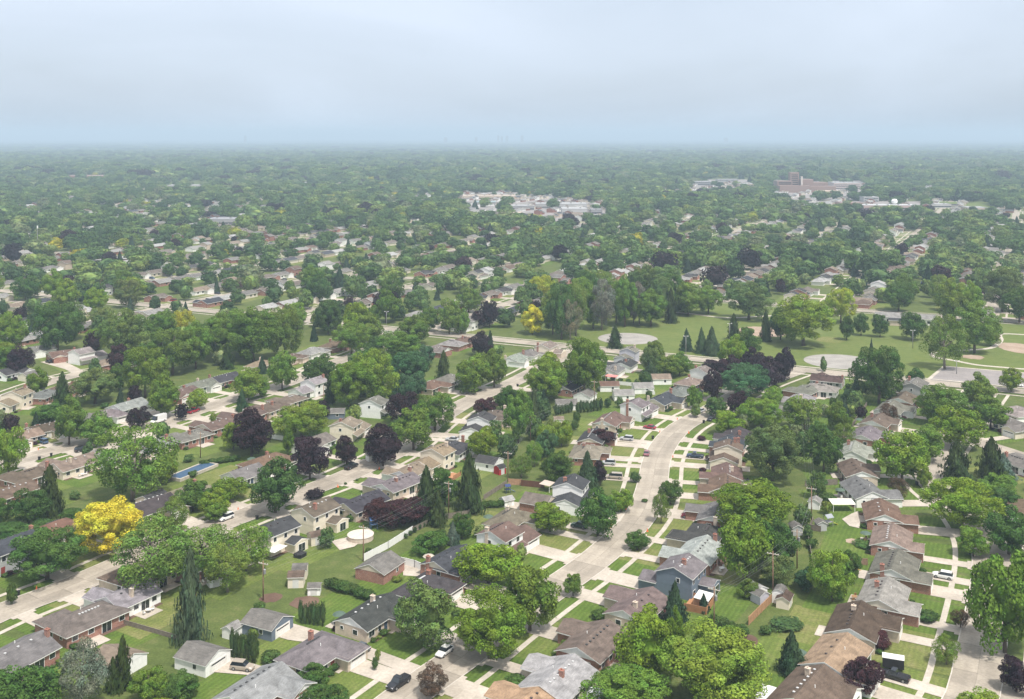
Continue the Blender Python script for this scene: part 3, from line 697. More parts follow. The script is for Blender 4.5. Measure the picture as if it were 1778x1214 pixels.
# garages and sheds --------------------------------------------------
def make_box_building(name, L, W, ze, roof, wallc, brick=False, gdoor=None, axis='x', door=None, pitch=.42, win=True, barn=False):
    root = empty(name, (0,0,0)); x0, x1, y0, y1 = -L/2, L/2, -W/2, W/2
    w = MB(); w.box(x0, x1, y0, y1, 0, ze); w_ = w.build('wall', M['brick'] if brick else M['siding'], root); w_.color = (*wallc, 1)
    r = MB()
    if barn:
        hh = W*.34; prof = [(-W/2-.12, ze-.1), (-W*.36, ze+hh*.62), (0, ze+hh), (W*.36, ze+hh*.62), (W/2+.12, ze-.1)]
        for a, b in zip(prof[:-1], prof[1:]): r.prism([(x0-.12,a[0],a[1]),(x1+.12,a[0],a[1]),(x1+.12,b[0],b[1]),(x0-.12,b[0],b[1])], .07, 0, 1)
        for c in (x0+.02, x1-.02):
            g = MB(); g.poly([(c, p[0]*.93, p[1]-.06) for p in prof]); g_ = g.build('gable_panel', M['siding'], root); g_.color = (*wallc, 1)
    else:
        gable(r, x0, x1, y0, y1, ze, pitch, axis, oh=.3, ohg=.2, t=.12); g = []
        if axis == 'x':
            for c, s in ((x0,-1),(x1,1)): gable_end(g, 'x', c, y0+.02, y1-.02, ze, pitch, s, .04)
        else:
            for c, s in ((y0,-1),(y1,1)): gable_end(g, 'y', c, x0+.02, x1-.02, ze, pitch, s, .04)
        for q in g: g_ = q.build('gable_panel', M['siding'], root); g_.color = (*wallc, 1)
    r_ = r.build('roof', [M['shingle'], M['trim']], root); r_.color = (*roof, 1)
    if gdoor: opening(root, gdoor, {'-y':y0,'+y':y1,'-x':x0,'+x':x1}[gdoor], 0, .05, min(4.6, (L if gdoor[1]=='y' else W)-1), ze-.5, 'garage')
    if door: opening(root, door, {'-y':y0,'+y':y1,'-x':x0,'+x':x1}[door], 0, .05, 1.3, min(1.9, ze-.15), 'door', (.6,.6,.58))
    if win and L > 4:
        opening(root, '-y' if gdoor != '-y' else '+y', y0 if gdoor != '-y' else y1, L*.15, 1.1, .9, .9)
    return root
UANG = math.atan2(U[1], U[0])
GD = [ # px,py(roof centre),L,W,ze,roof,wall,brick,gdoor,axis,rot offset (deg from street grid),label
 (352,1127,8,7,2.5,'gray','w',0,'+x','x',-90,'white detached garage with gray roof beside row of dark green arborvitae columns'),
 (206,1132,8,7,2.4,'tan','w',0,None,'x',-90,'tan-roofed white garage half hidden behind small spruce at lower left'),
 (464,1069,8.2,7,2.5,'gray','blue',0,'+x','x',-90,'slate blue garage with white door and tan concrete apron'),
 (265,858,7,6,2.5,'dgray','t',0,None,'x',0,'dark roofed tan garage just behind the bright yellow tree'),
 (849,795,7,6.5,2.5,'dgray','w',0,None,'x',-90,'white garage with dark roof next to the small red barn shed'),
 (1016,681,7.5,7,2.5,'gray','w',0,None,'x',0,'white garage with gray roof, rearmost behind arborvitae hedge rows'),
 (983,695,8,6,2.5,'gray','w',0,None,'x',-60,'long white garage standing behind the left arborvitae hedge'),
 (1147,652,8,7,2.5,'tan','w',0,'+x','x',-60,'white garage with tan roof, farthest of three in a row of garages'),
 (1116,667,8,7,2.5,'lgray','w',0,None,'x',-60,'white garage with pale gray roof, middle of three garages in a row'),
 (1082,679,8,7,2.5,'lgray','w',0,None,'x',-60,'white garage with pale gray roof, nearest of three garages in a row'),
 (1057,664,8,6,2.5,'red','w',0,None,'x',-60,'reddish roofed garage beside the pink awning of a white house'),
 (582,710,7,5.5,2.4,'gray','blue',0,None,'x',-60,'blue garage with light gray roof beside tall light green trees'),
 (50,647,6,6,2.4,'gray','c',0,None,'x',0,'small cream garage with gray roof at far left street'),
 (935,863,8,8,2.5,'graybrown','b',1,None,'x',-90,'low brick rear wing with weathered roof left of the white split-level house'),
 (660,975,9,8,2.6,'gray','b',1,None,'x',0,'brick garage with pyramid-like gray roof beside white vinyl fence'),
]
for (px,py,L,W,ze,rf,wl,bk,gd,ax,ro,lab) in GD:
    o = make_box_building('garage', L, W, ze, ROOF[rf], WALL[wl] or (.6,.52,.42), bool(bk), gd, ax); x, y = G(px, py, 3.2)
    o.location = (x, y, 0); o.rotation_euler = (0, 0, UANG + math.radians(ro)); tag(o, lab, 'garage', 'detached garages')
SHD = [
 (403,1086,3.2,2.6,2.1,'lgray','w',0,0,'small white metal shed beside the slate blue garage'),
 (515,1000,3.6,3.2,2.7,'brown','c',0,-60,'cream shed with brown gable roof, middle of three backyard sheds'),
 (521,986,3.4,3,2.3,'gray','c',1,-60,'cream barn-roofed shed, rearmost of three backyard sheds'),
 (546,1014,2.8,2.4,2.0,'gray','w',0,-60,'small white shed with gray roof, rightmost of three backyard sheds'),
 (548,929,3.6,3,2.3,'brown','c',1,-30,'cream barn shed with brown roof beside the round above-ground pool'),
 (1319,1028,3.0,2.8,2.2,'gray','lil',0,60,'pale blue shed with gray roof at end of orange wooden fence'),
 (1312,1018,4,3.4,2.2,'white','w',0,60,'white shed with a pale roof behind the pale blue shed'),
 (1362,1034,4.2,2.8,2.1,'dbrown','c',0,0,'cream wooden shed with brown roof right of the utility pole'),
 (1354,1027,3.2,2.8,2.4,'gray','w',1,0,'rounded gray barn-roof shed just behind the cream shed'),
 (868,810,2.8,2.6,2.0,'dgray','redp',1,-20,'small red barn shed with dark roof near utility pole'),
 (1382,912,3.2,2.6,2.2,'gray','g',0,30,'small gray garden shed with pale roof under dark trees'),
 (1425,905,2.6,2.4,2.1,'gray','g',0,30,'small gray playhouse shed beside yellow slide'),
 (970,726,3.4,3,2.2,'tan','c',0,-60,'small tan shed alone in backyard below tall arborvitae hedge'),
 (880,864,3.2,2.8,2.0,'white','w',0,-30,'small white gazebo-like shed next to low clipped hedge'),
 (418,946,3,2.6,2.1,'gray','w',0,-30,'small white shed partly hidden under loose green trees'),
 (372,960+40,2.8,2.4,2.0,'brown','w',0,-30,'small shed with brown roof in shade left of utility pole'),
 (1415,868,3.4,3,2.2,'lgray','w',0,0,'small white shed with pale roof beside the right-hand utility pole'),
 (645,788,3,2.6,2.1,'gray','w',0,-30,'small white shed tucked behind purple trees on diagonal street'),
]
for (px,py,L,W,ze,rf,wl,barn,ro,lab) in SHD:
    wc = (.4,.03,.03) if wl == 'redp' else WALL[wl]
    o = make_box_building('shed', L, W, ze, ROOF[rf], wc, False, None, 'x', '-y', .5, False, bool(barn)); x, y = G(px, py, 2.2)
    o.location = (x, y, 0); o.rotation_euler = (0, 0, UANG + math.radians(ro)); tag(o, lab, 'shed', 'garden sheds')

# extra concrete aprons and lawns between
for pix, mat in [([(478,1083),(506,1083),(566,1100),(545,1118),(500,1112),(475,1105)],'drive'),([(372,1150),(392,1140),(470,1162),(455,1175),(368,1168)],'drive'),
                 ([(1478,893),(1490,888),(1494,905),(1492,918),(1475,914),(1462,902)],'drive'),([(700,978),(745,992),(742,1003),(700,1000)],'drive'),
                 ([(575,940),(598,935),(640,918),(650,925),(615,950),(590,956)],'drive'),([(890,872),(925,876),(920,890),(885,882)],'drive')]:
    gpoly('patio', pix, .14, M[mat])
for k, c in enumerate([(528,1046),(1290,1112),(470,1038),(1480,940)]): disc('garden_bed', G(*c), [3.2,3,2.5,1.8][k], .055, M['mulch' if k != 3 else 'dirt'], 18, wob=.15)
tag(lawns.build('lawn', [M['lawn0'], M['lawn1'], M['lawn2']]), kind='structure')
tag(drives.build('driveway', M['drive']), kind='structure'); tag(patios.build('patio', M['drive']), kind='structure'); tag(beds.build('garden_bed', M['mulch']), kind='structure')

# ------------------------------------------------------------------ far houses
fh = []
def try_far(u, v, off, ang):
    x, y = xy(u, v)
    if not inview(x, y, 60) or y > 2300: return
    if in_park(u, v): return
    for h in houses:
        if (h['x']-x)**2 + (h['y']-y)**2 < 15.5**2: return
    if y < 700 and min(nearest(x, y, ['S1','S2','S3','S4','S5','P','P2'])[0], 99) < 12: return
    fh.append((x, y, ang, off))
rf_ = random.Random(11)
for (u0, u1, v) in far_streets:
    for sg in (-1, 1):
        u = u0 + 16
        while u < u1 - 14:
            if rf_.random() < .93: try_far(u + rf_.uniform(-1,1), v + sg*(21 + rf_.uniform(-1.5,1.5)), sg, 0)
            u += 17.5
for u in (475, 652, 985, 1290, 1610, 1960):     # houses facing the cross roads where no side street ends there
    for sg in (-1, 1):
        v = -1250
        while v < 1750:
            if not (u == 475 and (sg == -1 or v > -240)) and not (u == 652 and sg == -1) and rf_.random() < .35: try_far(u + sg*24, v, sg, 1)
            v += 34
fh.sort(key=lambda t: t[1])
def far_house_mb(rr, kind, walls, roofs):
    L = rr.uniform(12, 15); W = rr.uniform(8, 9.5); two = kind == 'S'
    ze = 5.2 if two else 2.8; a = L*.6 if two else L
    walls.box(-L/2, -L/2+a, -W/2, W/2, 0, ze); p = rr.uniform(.36,.44)
    if rr.random() < .4 and not two: hip(roofs, -L/2, L/2, -W/2, W/2, ze, p)
    else:
        gable(roofs, -L/2, -L/2+a, -W/2, W/2, ze, p); gable_end(walls, 'x', -L/2, -W/2, W/2, ze, p, -1); gable_end(walls, 'x', -L/2+a, -W/2, W/2, ze, p, 1)
    if two: walls.box(-L/2+a-.1, L/2, -W/2-.8, W/2-1, 0, 2.8); gable(roofs, -L/2+a-.1, L/2, -W/2-.8, W/2-1, 2.8, p); gable_end(walls, 'x', L/2, -W/2-.8, W/2-1, 2.8, p, 1)
    else: walls.box(L/2-6.3, L/2-.1, -W/2-3, -W/2+.3, 0, ze-.01); gable(roofs, L/2-6.3, L/2-.1, -W/2-3, 0, ze-.02, p*.97, 'y'); gable_end(walls, 'y', -W/2-3, L/2-6.3, L/2-.1, ze, p*.97, -1)
    return L, W
_w = MB(); _w.box(-.7,.7,-.05,.05,0,1.1); WIN = _w.mesh('window', M['glass'])
far_variants = []
for k in range(8):
    rr = random.Random(50+k); w = MB(); r = MB(); L, W = far_house_mb(rr, 'S' if k % 3 == 2 else 'R', w, r)
    spots = [(x, sy*(W/2+.01)) for x in (-L*.3, 0) for sy in (-1, 1)]
    far_variants.append((w, r, w.mesh('wall', M['siding']), r.mesh('roof', [M['shingle'], M['trim']]), spots, w.mesh('wall', M['brick'])))
RK = ['gray','gray','gray','lgray','lgray','dgray','brown','tan','graybrown','graybrown','navy','white']
n_ind = 300 - len(houses); far_ind = []
stuffW = [MB() for _ in range(4)]; stuffR = {k: MB() for k in ROOF}
rest = MB(); restmats = []; ridx = {}
for k in ROOF:
    m = plain('roof_'+k, ROOF[k], .85, noise=.12, scale=.8); ridx[k] = len(restmats); restmats.append(m)
for k, c in (('w',(.74,.74,.72)),('c',(.6,.55,.46)),('bb',(.27,.13,.1)),('tt',(.5,.42,.34))): ridx[k] = len(restmats); restmats.append(plain('wall_'+k, c, .85, noise=.08))
far_lawn = MB(); far_drive = MB()
for i, (x, y, ang, sg) in enumerate(fh):
    rr = random.Random(1000+i); kv = rr.randrange(8); roof = rr.choice(RK); wl = rr.choice(['w','w','c','c','bb','bb','tt'])
    if ang == 0: rz = UANG + (math.pi if sg < 0 else 0)
    else: rz = UANG - math.pi/2 + (math.pi if sg < 0 else 0)
    # local -y points towards the street
    if ang == 0: rz = math.atan2(V[1]*sg, V[0]*sg) - math.pi/2
    else: rz = math.atan2(U[1]*sg, U[0]*sg) - math.pi/2
    Mx = Matrix.Translation((x, y, 0)) @ Matrix.Rotation(rz, 4, 'Z')
    if y < 1500:
        z = .01 + .002*(i % 5)
        far_lawn.poly([tuple(Mx @ Vector(p)) for p in ((-8.4,-16,z),(8.4,-16,z),(8.4,12,z),(-8.4,12,z))], rr.choice([0,1,1,2,2]))
        if rr.random() < .9: far_drive.poly([tuple(Mx @ Vector(p)) for p in ((1,-17,.085),(6.2,-17,.085),(6.2,-6,.085),(1,-6,.085))])
    if i < n_ind:
        v = far_variants[kv]; root = empty('house', (x, y, 0), rz)
        a = bpy.data.objects.new('wall', v[2] if wl in 'wc' else v[5]); a.color = (*({'w':(.74,.74,.72),'c':(.62,.57,.48)}.get(wl, (.5,.42,.34))), 1); link(a, root)
        b = bpy.data.objects.new('roof', v[3]); b.color = (*ROOF[roof], 1); link(b, root)
        
        for q in v[4]: c = bpy.data.objects.new('window', WIN); c.location = (q[0], q[1], 1); link(c, root)
        far_ind.append(dict(o=root, x=x, y=y, roof=roof, wl=wl, two=kv % 3 == 2))
    else:
        v = far_variants[kv]; n = len(rest.v)
        for src, base in ((v[0], None), (v[1], roof)):
            n = len(rest.v); rest.v += [tuple(Mx @ Vector(p)) for p in src.v]; rest.f += [tuple(n+q for q in f) for f in src.f]
            rest.m += [ridx[wl]]*len(src.f) if base is None else [ridx[roof] if mm == 0 else ridx['w'] for mm in src.m]
tag(rest.build('distant_houses', restmats), 'far rows of small houses showing between treetops towards the horizon', 'houses', kind='stuff')
tag(far_lawn.build('lawn', [M['lawn0'], M['lawn1'], M['lawn2']]), kind='structure'); tag(far_drive.build('driveway', M['drive']), kind='structure')
# labels: band by distance, ordinal from the left
def ordw(n): return ORD[n] if n < 20 else f"{n+1}{'st' if (n+1)%10==1 else 'nd' if (n+1)%10==2 else 'rd' if (n+1)%10==3 else 'th'}"
far_ind.sort(key=lambda h: h['y'])
BANDN = ['nearest','second nearest','third nearest','fourth nearest','fifth nearest','sixth nearest','seventh nearest','eighth nearest','ninth nearest','tenth nearest','farthest']
for b in range(0, len(far_ind), 18):
    ch = far_ind[b:b+18]; ch.sort(key=lambda h: h['x']/h['y'])
    for n, h in enumerate(ch):
        h['ref'] = None
        h['o']['label'] = f"{RW[h['roof']]}-roofed {'split-level' if h['two'] else 'low'} house, {ordw(n)} from left in {BANDN[min(b//18, 10)]} band beyond park road"
        h['o']['category'] = 'house'; h['o']['group'] = 'houses beyond the park road'

# ------------------------------------------------------------------ trees
def quads_mesh(name, cen, nrm, size, mat, core=None, seed=0, drop=None):
    """leaf-sized quads at cen facing nrm"""
    rs = np.random.RandomState(seed); n = len(cen)
    nrm = nrm / (np.linalg.norm(nrm, axis=1, keepdims=True) + 1e-9)
    r = rs.normal(size=(n,3)); a = np.cross(nrm, r); a /= np.linalg.norm(a, axis=1, keepdims=True)+1e-9; b = np.cross(nrm, a)
    s = (size * rs.uniform(.6, 1.35, n))[:, None]; e = rs.uniform(.6, 1.0, n)[:, None]
    V4 = np.stack([cen + a*s, cen + b*s*e + nrm*s*.15, cen - a*s, cen - b*s*e - nrm*s*.1], axis=1).reshape(-1, 3)
    faces = np.arange(4*n).reshape(-1, 4); verts = V4
    me = bpy.data.meshes.new(name); fl = faces.tolist(); vl = verts.tolist()
    if core is not None:
        k = len(vl); vl += core[0]; fl += [[k+q for q in f] for f in core[1]]
    me.from_pydata(vl, [], fl); me.materials.append(mat); me.update(); return me
def ico(rad, sub=2, seed=0, amp=.15):
    bm = bmesh.new(); bmesh.ops.create_icosphere(bm, subdivisions=sub, radius=1); rs = random.Random(seed)
    vs = [[v.co.x*rad[0]*(1+rs.uniform(-amp,amp)), v.co.y*rad[1]*(1+rs.uniform(-amp,amp)), v.co.z*rad[2]*(1+rs.uniform(-amp,amp))] for v in bm.verts]
    fs = [[v.index for v in f.verts] for f in bm.faces]; bm.free(); return vs, fs
def crown_round(name, seed, lobes, leaves, leaf, mat, lr=(.26,.42), spread=.72, core=.62, flat=1.0, low=-.97):
    """unit crown: radius about 1, z from -1 to 1, built of leaf clumps"""
    rs = np.random.RandomState(seed); cs = []; rad = []
    asym = 1 + .13*np.sin(np.arange(3)*2.1 + seed)
    while len(cs) < lobes:
        d = rs.normal(size=3); d /= np.linalg.norm(d)
        if d[2] < low: continue
        rr = rs.uniform(*lr); k = (spread + rs.uniform(-.12,.1)) if len(cs) > lobes*.15 else rs.uniform(.1,.5)
        wob = 1 + .17*math.sin(2*math.atan2(d[1], d[0]) + seed) + .08*math.sin(5*math.atan2(d[1], d[0]) + 2*seed)
        p = d*k*wob; p[2] *= flat; 
        if p[2] < 0: p[2] *= .9
        cs.append(p); rad.append(rr)
    cs = np.array(cs); rad = np.array(rad); out_c = []; out_n = []
    per = int(leaves/lobes*1.7)
    for c, r in zip(cs, rad):
        d = rs.normal(size=(per,3)); d[:,2] += .35; d /= np.linalg.norm(d, axis=1, keepdims=True)
        p = c + d*(r*rs.uniform(.72,1.08,per))[:,None]*np.array([1,1,.8])
        dist = np.linalg.norm(p[:,None,:]-cs[None], axis=2)/rad[None]
        keep = (np.sort(dist, axis=1)[:,0] > .68) | (rs.rand(per) < .12)
        keep &= np.linalg.norm(p, axis=1) > .45
        out_c.append(p[keep]); out_n.append((d + .55*rs.normal(size=(per,3)) + p*.3)[keep])
    c = np.concatenate(out_c); n = np.concatenate(out_n)
    if len(c) > leaves: i = rs.permutation(len(c))[:leaves]; c = c[i]; n = n[i]
    cr = ico((core, core, core*.9*flat), 2, seed, .16) if core else None
    return quads_mesh(name, c, n, leaf, mat, cr, seed)
def crown_cone(name, seed, leaves, leaf, mat, tiers=11, core=.72, ragged=.12, power=.85, droop=.35):
    """unit conifer: base radius 1 at z=0, tip at z=1"""
    rs = np.random.RandomState(seed); z = 1 - rs.rand(leaves)**.62; z = np.clip(z, 0, .995); th = rs.rand(leaves)*2*np.pi
    ph = (z*tiers) % 1.0; env = (1-z)**power*(1-.22*ph) + .015
    env *= 1 + ragged*np.sin(3*th+seed+z*9) + ragged*.8*np.sin(7*th - z*23)
    r = env*(rs.uniform(.55,1.05,leaves)); c = np.stack([r*np.cos(th), r*np.sin(th), z - .03*r/(env+.01)], 1)
    n = np.stack([np.cos(th), np.sin(th), np.full(leaves, .75)], 1) + .5*rs.normal(size=(leaves,3))
    n[:,2] -= droop*rs.rand(leaves)
    vs = []; fs = []; k = 10
    for j in range(9):
        zz = j/8*.96+.01
        for i in range(k): a = 2*np.pi*i/k; q = core*((1-zz)**power)*(1+rs.uniform(-.12,.12)); vs.append([q*math.cos(a), q*math.sin(a), zz])
    for j in range(8):
        for i in range(k): fs.append([j*k+i, j*k+(i+1)%k, (j+1)*k+(i+1)%k, (j+1)*k+i])
    return quads_mesh(name, c, n, leaf, mat, (vs, fs), seed)
def trunk_mesh(name, seed, mat, limbs=6, spread=.55):
    """unit trunk: height 1, limbs reach into the crown"""
    rs = random.Random(seed); mb = MB(); pts = [(0,0,-.02),(rs.uniform(-.01,.01),rs.uniform(-.01,.01),.3),(rs.uniform(-.03,.03),rs.uniform(-.03,.03),.62),(rs.uniform(-.05,.05),rs.uniform(-.05,.05),.95)]
    rad = [.034,.025,.017,.005]
    for i in range(3): mb.tube(pts[i], pts[i+1], rad[i], rad[i+1], 7)
    for i in range(limbs):
        z = .28 + .5*i/limbs; a = i*2.4 + rs.uniform(-.4,.4); b = (0,0,z); l = spread*(1-.5*i/limbs)*.42
        m = (math.cos(a)*l*.5, math.sin(a)*l*.5, z+l*.45); e = (math.cos(a+.2)*l, math.sin(a+.2)*l, z+l*.75)
        mb.tube(b, m, .014, .009, 5); mb.tube(m, e, .009, .003, 5)
        e2 = (math.cos(a-.5)*l*.9, math.sin(a-.5)*l*.9, z+l*.95); mb.tube(m, e2, .007, .002, 4)
    return mb.mesh(name, mat, True)
CR = {
 'round': [crown_round('crown', s, 74, 10500, .038, M['leaf'], (.17,.3), .77, .46) for s in (1,2,3,4)],
 'loose': [crown_round('crown', s, 72, 13000, .024, M['leaf'], (.15,.3), .71, 0, low=-.95) for s in (11,12,13)],
 'willow': [crown_round('crown', s, 80, 12000, .032, M['leaf'], (.16,.3), .77, .4) for s in (21,22)],
 'big': [crown_round('crown', s, 110, 24000, .023, M['leaf'], (.13,.25), .8, .42) for s in (61,62)],
 'spruce': [crown_cone('crown', s, 5200, .045, M['needle'], ragged=.2, core=.58) for s in (31,32)],
 'pine': [crown_cone('crown', s, 3400, .055, M['needle'], tiers=7, core=.3, ragged=.34, power=.6) for s in (33,34)],
 'snag': [crown_cone('crown', s, 3400, .045, M['needle'], tiers=16, core=.55, ragged=.36, power=.62, droop=.9) for s in (35,)],
 'column': [crown_round('crown', s, 60, 2600, .06, M['needle'], (.22,.34), .66, .7, low=-1) for s in (41,)],
 'shrub': [crown_round('crown', s, 24, 1500, .085, M['leaf'], (.28,.46), .6, .7) for s in (51,52)],
}
TK = [trunk_mesh('trunk', s, M['bark']) for s in (1,2,3)]; TKP = [trunk_mesh('trunk', s, M['palebark'], 10, .75) for s in (4,5)]
# kind: crown family, colour, words, trunk fraction, category
K = {
 'm': ('round',(0.1374,0.2110,0.0326),'mid green maple','tree'), 'd': ('round',(0.0793,0.1423,0.0305),'dark green tree','tree'),
 'D': ('round',(0.0698,0.1374,0.0542),'bluish green tree','tree'), 'g': ('willow',(0.1374,0.1816,0.0488),'soft green tree','tree'),
 'k': ('willow',(0.1791,0.2650,0.0326),'bright yellow-green tree','tree'), 'K': ('round',(0.1744,0.2503,0.0281),'bright green tree','tree'),
 'l': ('loose',(0.1600,0.2350,0.0400),'loose pale green tree','tree'), 'L': ('loose',(0.1900,0.1860,0.1232),'grayish green tree','tree'),
 'y': ('willow',(0.6000,0.5500,0.0500),'bright yellow tree','tree'), 'Y': ('willow',(0.3600,0.3700,0.0300),'yellowish green tree','tree'),
 'p': ('round',(0.0420,0.0240,0.0300),'dark purple maple','tree'), 'q': ('round',(0.0700,0.0280,0.0300),'reddish purple tree','tree'),
 'o': ('loose',(0.1200,0.0750,0.0500),'bronze brown tree','tree'),
 's': ('spruce',(0.0581,0.0981,0.0456),'conical green spruce','spruce tree'), 'b': ('spruce',(0.1100,0.1550,0.1250),'blue-gray spruce','spruce tree'),
 'n': ('pine',(0.0520,0.0792,0.0236),'dark ragged pine','pine tree'), 'f': ('snag',(0.0850,0.1200,0.0550),'tall narrow spruce','spruce tree'),
 'c': ('column',(0.0529,0.0883,0.0281),'dark arborvitae column','arborvitae'),
 'h': ('shrub',(0.0740,0.1227,0.0281),'rounded green shrub','shrub'), 'H': ('shrub',(0.1586,0.2060,0.0434),'light green shrub','shrub'), 'r': ('shrub',(0.0700,0.0250,0.0280),'dark red-leafed shrub','shrub'),
}
# cx, top, bottom, width, kind  (photo pixels)
TD = '''
1240 1078 1236 205 k|1118 1052 1190 112 K|1172 1058 1150 40 K|1085 1150 1262 150 m|850 1020 1150 132 K|920 977 1098 100 m|740 1014 1128 112 g|848 938 1018 100 K|995 996 1036 34 m
752 1150 1212 66 o|545 1150 1198 56 d|562 1182 1245 75 d|312 1163 1216 66 d|258 1160 1222 60 m|213 1102 1196 42 n|142 1110 1235 92 L|35 1150 1260 130 d|285 1205 1250 80 K|196 1140 1200 34 n
82 912 1012 128 d|188 864 962 128 y|330 952 1112 50 f|262 892 1035 165 l|352 905 1010 115 l|425 905 995 100 l|300 860 930 60 l|395 940 1030 80 l|230 732 872 148 l|86 806 896 56 n|50 850 912 60 d|15 742 826 56 K|130 880 905 50 d
478 800 892 92 d|538 755 832 66 p|602 757 809 40 p|665 738 810 68 p|437 713 792 76 p|545 848 868 38 q|655 866 912 54 q|700 862 915 80 q|398 828 872 60 K|335 833 888 58 d|372 850 900 50 K|375 870 905 40 m
815 786 888 58 n|740 808 902 52 n|760 850 912 40 n|786 905 945 24 b|802 892 936 38 d|748 922 962 64 d|955 870 926 66 K|838 910 935 30 l|792 935 960 30 s|905 945 972 22 m
1038 852 932 74 d|1078 850 890 42 K|1020 782 852 44 s|966 783 836 56 d|950 748 796 44 D|905 788 830 40 l|900 682 768 50 m|927 672 752 24 f|838 742 796 54 K|928 765 810 36 l|1042 800 842 24 p|1045 745 775 44 q
1148 855 908 34 l|1164 833 876 38 d|1107 920 956 42 d|1103 818 838 18 K|1305 832 935 148 K|1295 892 1008 96 K|1342 735 836 104 g|1322 690 745 76 K|1430 740 820 64 d|1445 955 1045 72 k|1400 985 1025 44 D|1368 1066 1098 64 d|1375 1094 1168 52 s|1172 1008 1084 44 s|1222 1030 1062 30 n|1300 1005 1040 36 m
1500 1140 1208 68 q|1516 1090 1128 62 q|1643 1100 1156 50 l|1668 1056 1092 34 o|1745 955 1135 118 m|1765 1140 1205 56 p|1705 1198 1262 92 K|1670 828 925 128 K|1752 880 965 90 d|1690 913 968 54 m|1566 750 838 86 K|1558 828 868 42 o|1605 812 846 28 K|1662 765 836 64 n|1722 758 830 58 n|1742 786 830 40 b|1736 822 862 60 m|1612 738 800 62 m|1745 845 885 50 d
1662 708 780 78 K|1698 650 716 62 m|1636 668 738 88 m|1590 640 672 30 d|1526 600 700 88 d|1720 690 745 60 m|1545 700 735 40 o|1690 700 740 60 d|1430 620 645 14 d
1292 632 692 102 D|1237 642 694 38 p|1268 618 656 50 p|1308 605 655 42 p|1362 605 660 42 p|1336 620 670 56 p|1240 625 650 40 p|1286 680 724 44 p|1243 688 724 40 d|1206 672 710 28 m|1265 712 756 52 K|1392 690 745 60 m|1302 568 620 38 d
1192 570 609 22 s|1218 568 613 22 s|1236 566 616 30 s|1274 544 590 28 n|1068 565 604 30 n|1330 540 592 26 n|1513 588 640 14 s
1015 587 684 80 m|948 622 694 78 K|822 616 680 64 m|858 610 672 46 m|770 608 662 32 n|810 655 684 28 m|836 576 618 38 p|842 690 722 40 q|862 596 618 28 l
710 608 672 80 D|645 608 704 92 K|606 626 706 76 K|572 650 700 24 n|700 680 734 56 p|755 683 748 74 m|718 708 782 72 m|690 730 760 40 d|524 698 762 96 K|490 612 676 52 m|432 640 696 58 m|420 674 714 22 s|385 545 625 80 m|440 535 628 90 m|495 538 620 66 m|345 562 615 60 d|610 560 616 60 m|640 545 600 50 m|690 575 626 84 m|455 618 648 20 s|545 560 592 20 n
282 655 724 60 m|342 676 712 38 k|240 706 746 38 p|315 700 730 22 p|120 690 772 58 m|168 718 772 70 m|165 640 702 84 g|108 645 700 34 n|90 700 735 60 d|206 598 650 38 p|36 604 652 42 p|252 600 690 76 m|100 522 612 78 d|215 538 628 88 g|300 570 650 80 m|340 560 640 60 m|10 600 650 46 m|65 640 690 44 m|280 540 600 60 m|20 545 610 50 m|395 600 640 30 n|455 655 690 30 m
925 532 580 44 y|1395 514 600 104 k|1460 500 560 52 Y|850 522 568 32 p|830 540 570 30 p|1130 504 566 62 m|1300 490 555 80 g|1230 498 545 54 k|1165 500 560 26 n|1120 460 520 60 g|990 515 590 40 L|1030 500 570 46 m|1070 490 560 50 l|960 510 580 46 m|1100 500 560 40 L|1355 535 590 40 d|1010 480 545 60 m|1045 470 530 60 m
1640 545 640 76 l|1692 528 612 80 m|1655 485 560 60 K|1682 490 560 50 k|1560 490 540 56 d|1585 542 590 46 d|1528 545 585 30 d|1495 545 582 26 d|1470 548 590 26 d|1740 465 540 70 g|1770 500 560 60 d|1720 560 600 40 m|1550 610 640 12 s|1755 640 680 40 K|1630 690 720 50 d
1180 612 652 40 m|1160 618 655 50 m|1130 625 660 36 s|1120 645 668 26 h|1208 700 725 20 K|945 655 690 40 m|720 548 600 60 m|780 520 580 40 m|800 535 580 30 m|745 535 575 36 m|670 505 560 46 m|570 520 580 50 d
1000 485 582 54 l|1045 482 572 56 L|1085 480 566 50 m|975 495 588 46 d|1150 480 550 48 g|1110 488 562 44 L|1195 490 548 44 m|1020 470 540 50 d|1165 470 530 50 d
60 905 950 90 d|20 905 940 70 d|500 740 790 22 m|20 1010 1050 20 h'''
trees = []
for chunk in TD.replace('\n', '|').split('|'):
    t = chunk.split()
    if len(t) != 5: continue
    cx, top, bot, w = map(float, t[:4]); kind = t[4]; sc = (bot - HY)/H
    cone = kind in 'snbf'; pc = (top+bot)/2; h = (bot-top)/sc
    for _ in range(6):      # find the tree whose outline spans top..bottom at this width
        zc = h*.52; x, y = G(cx, pc, zc); s_ = F/y; R = w/s_/2; tn = (pc-HY)/F
        h = 2*math.sqrt(max(((bot-top)/2/s_)**2 - (R*tn*(.6 if cone else 1))**2, (.35*(bot-top)/2/s_)**2))
    trees.append(dict(x=x, y=y, h=h*1.03, R=R*({'s':1.1,'b':1.15,'n':.82,'f':1.12}[kind] if cone else 1), k=kind, hand=True))
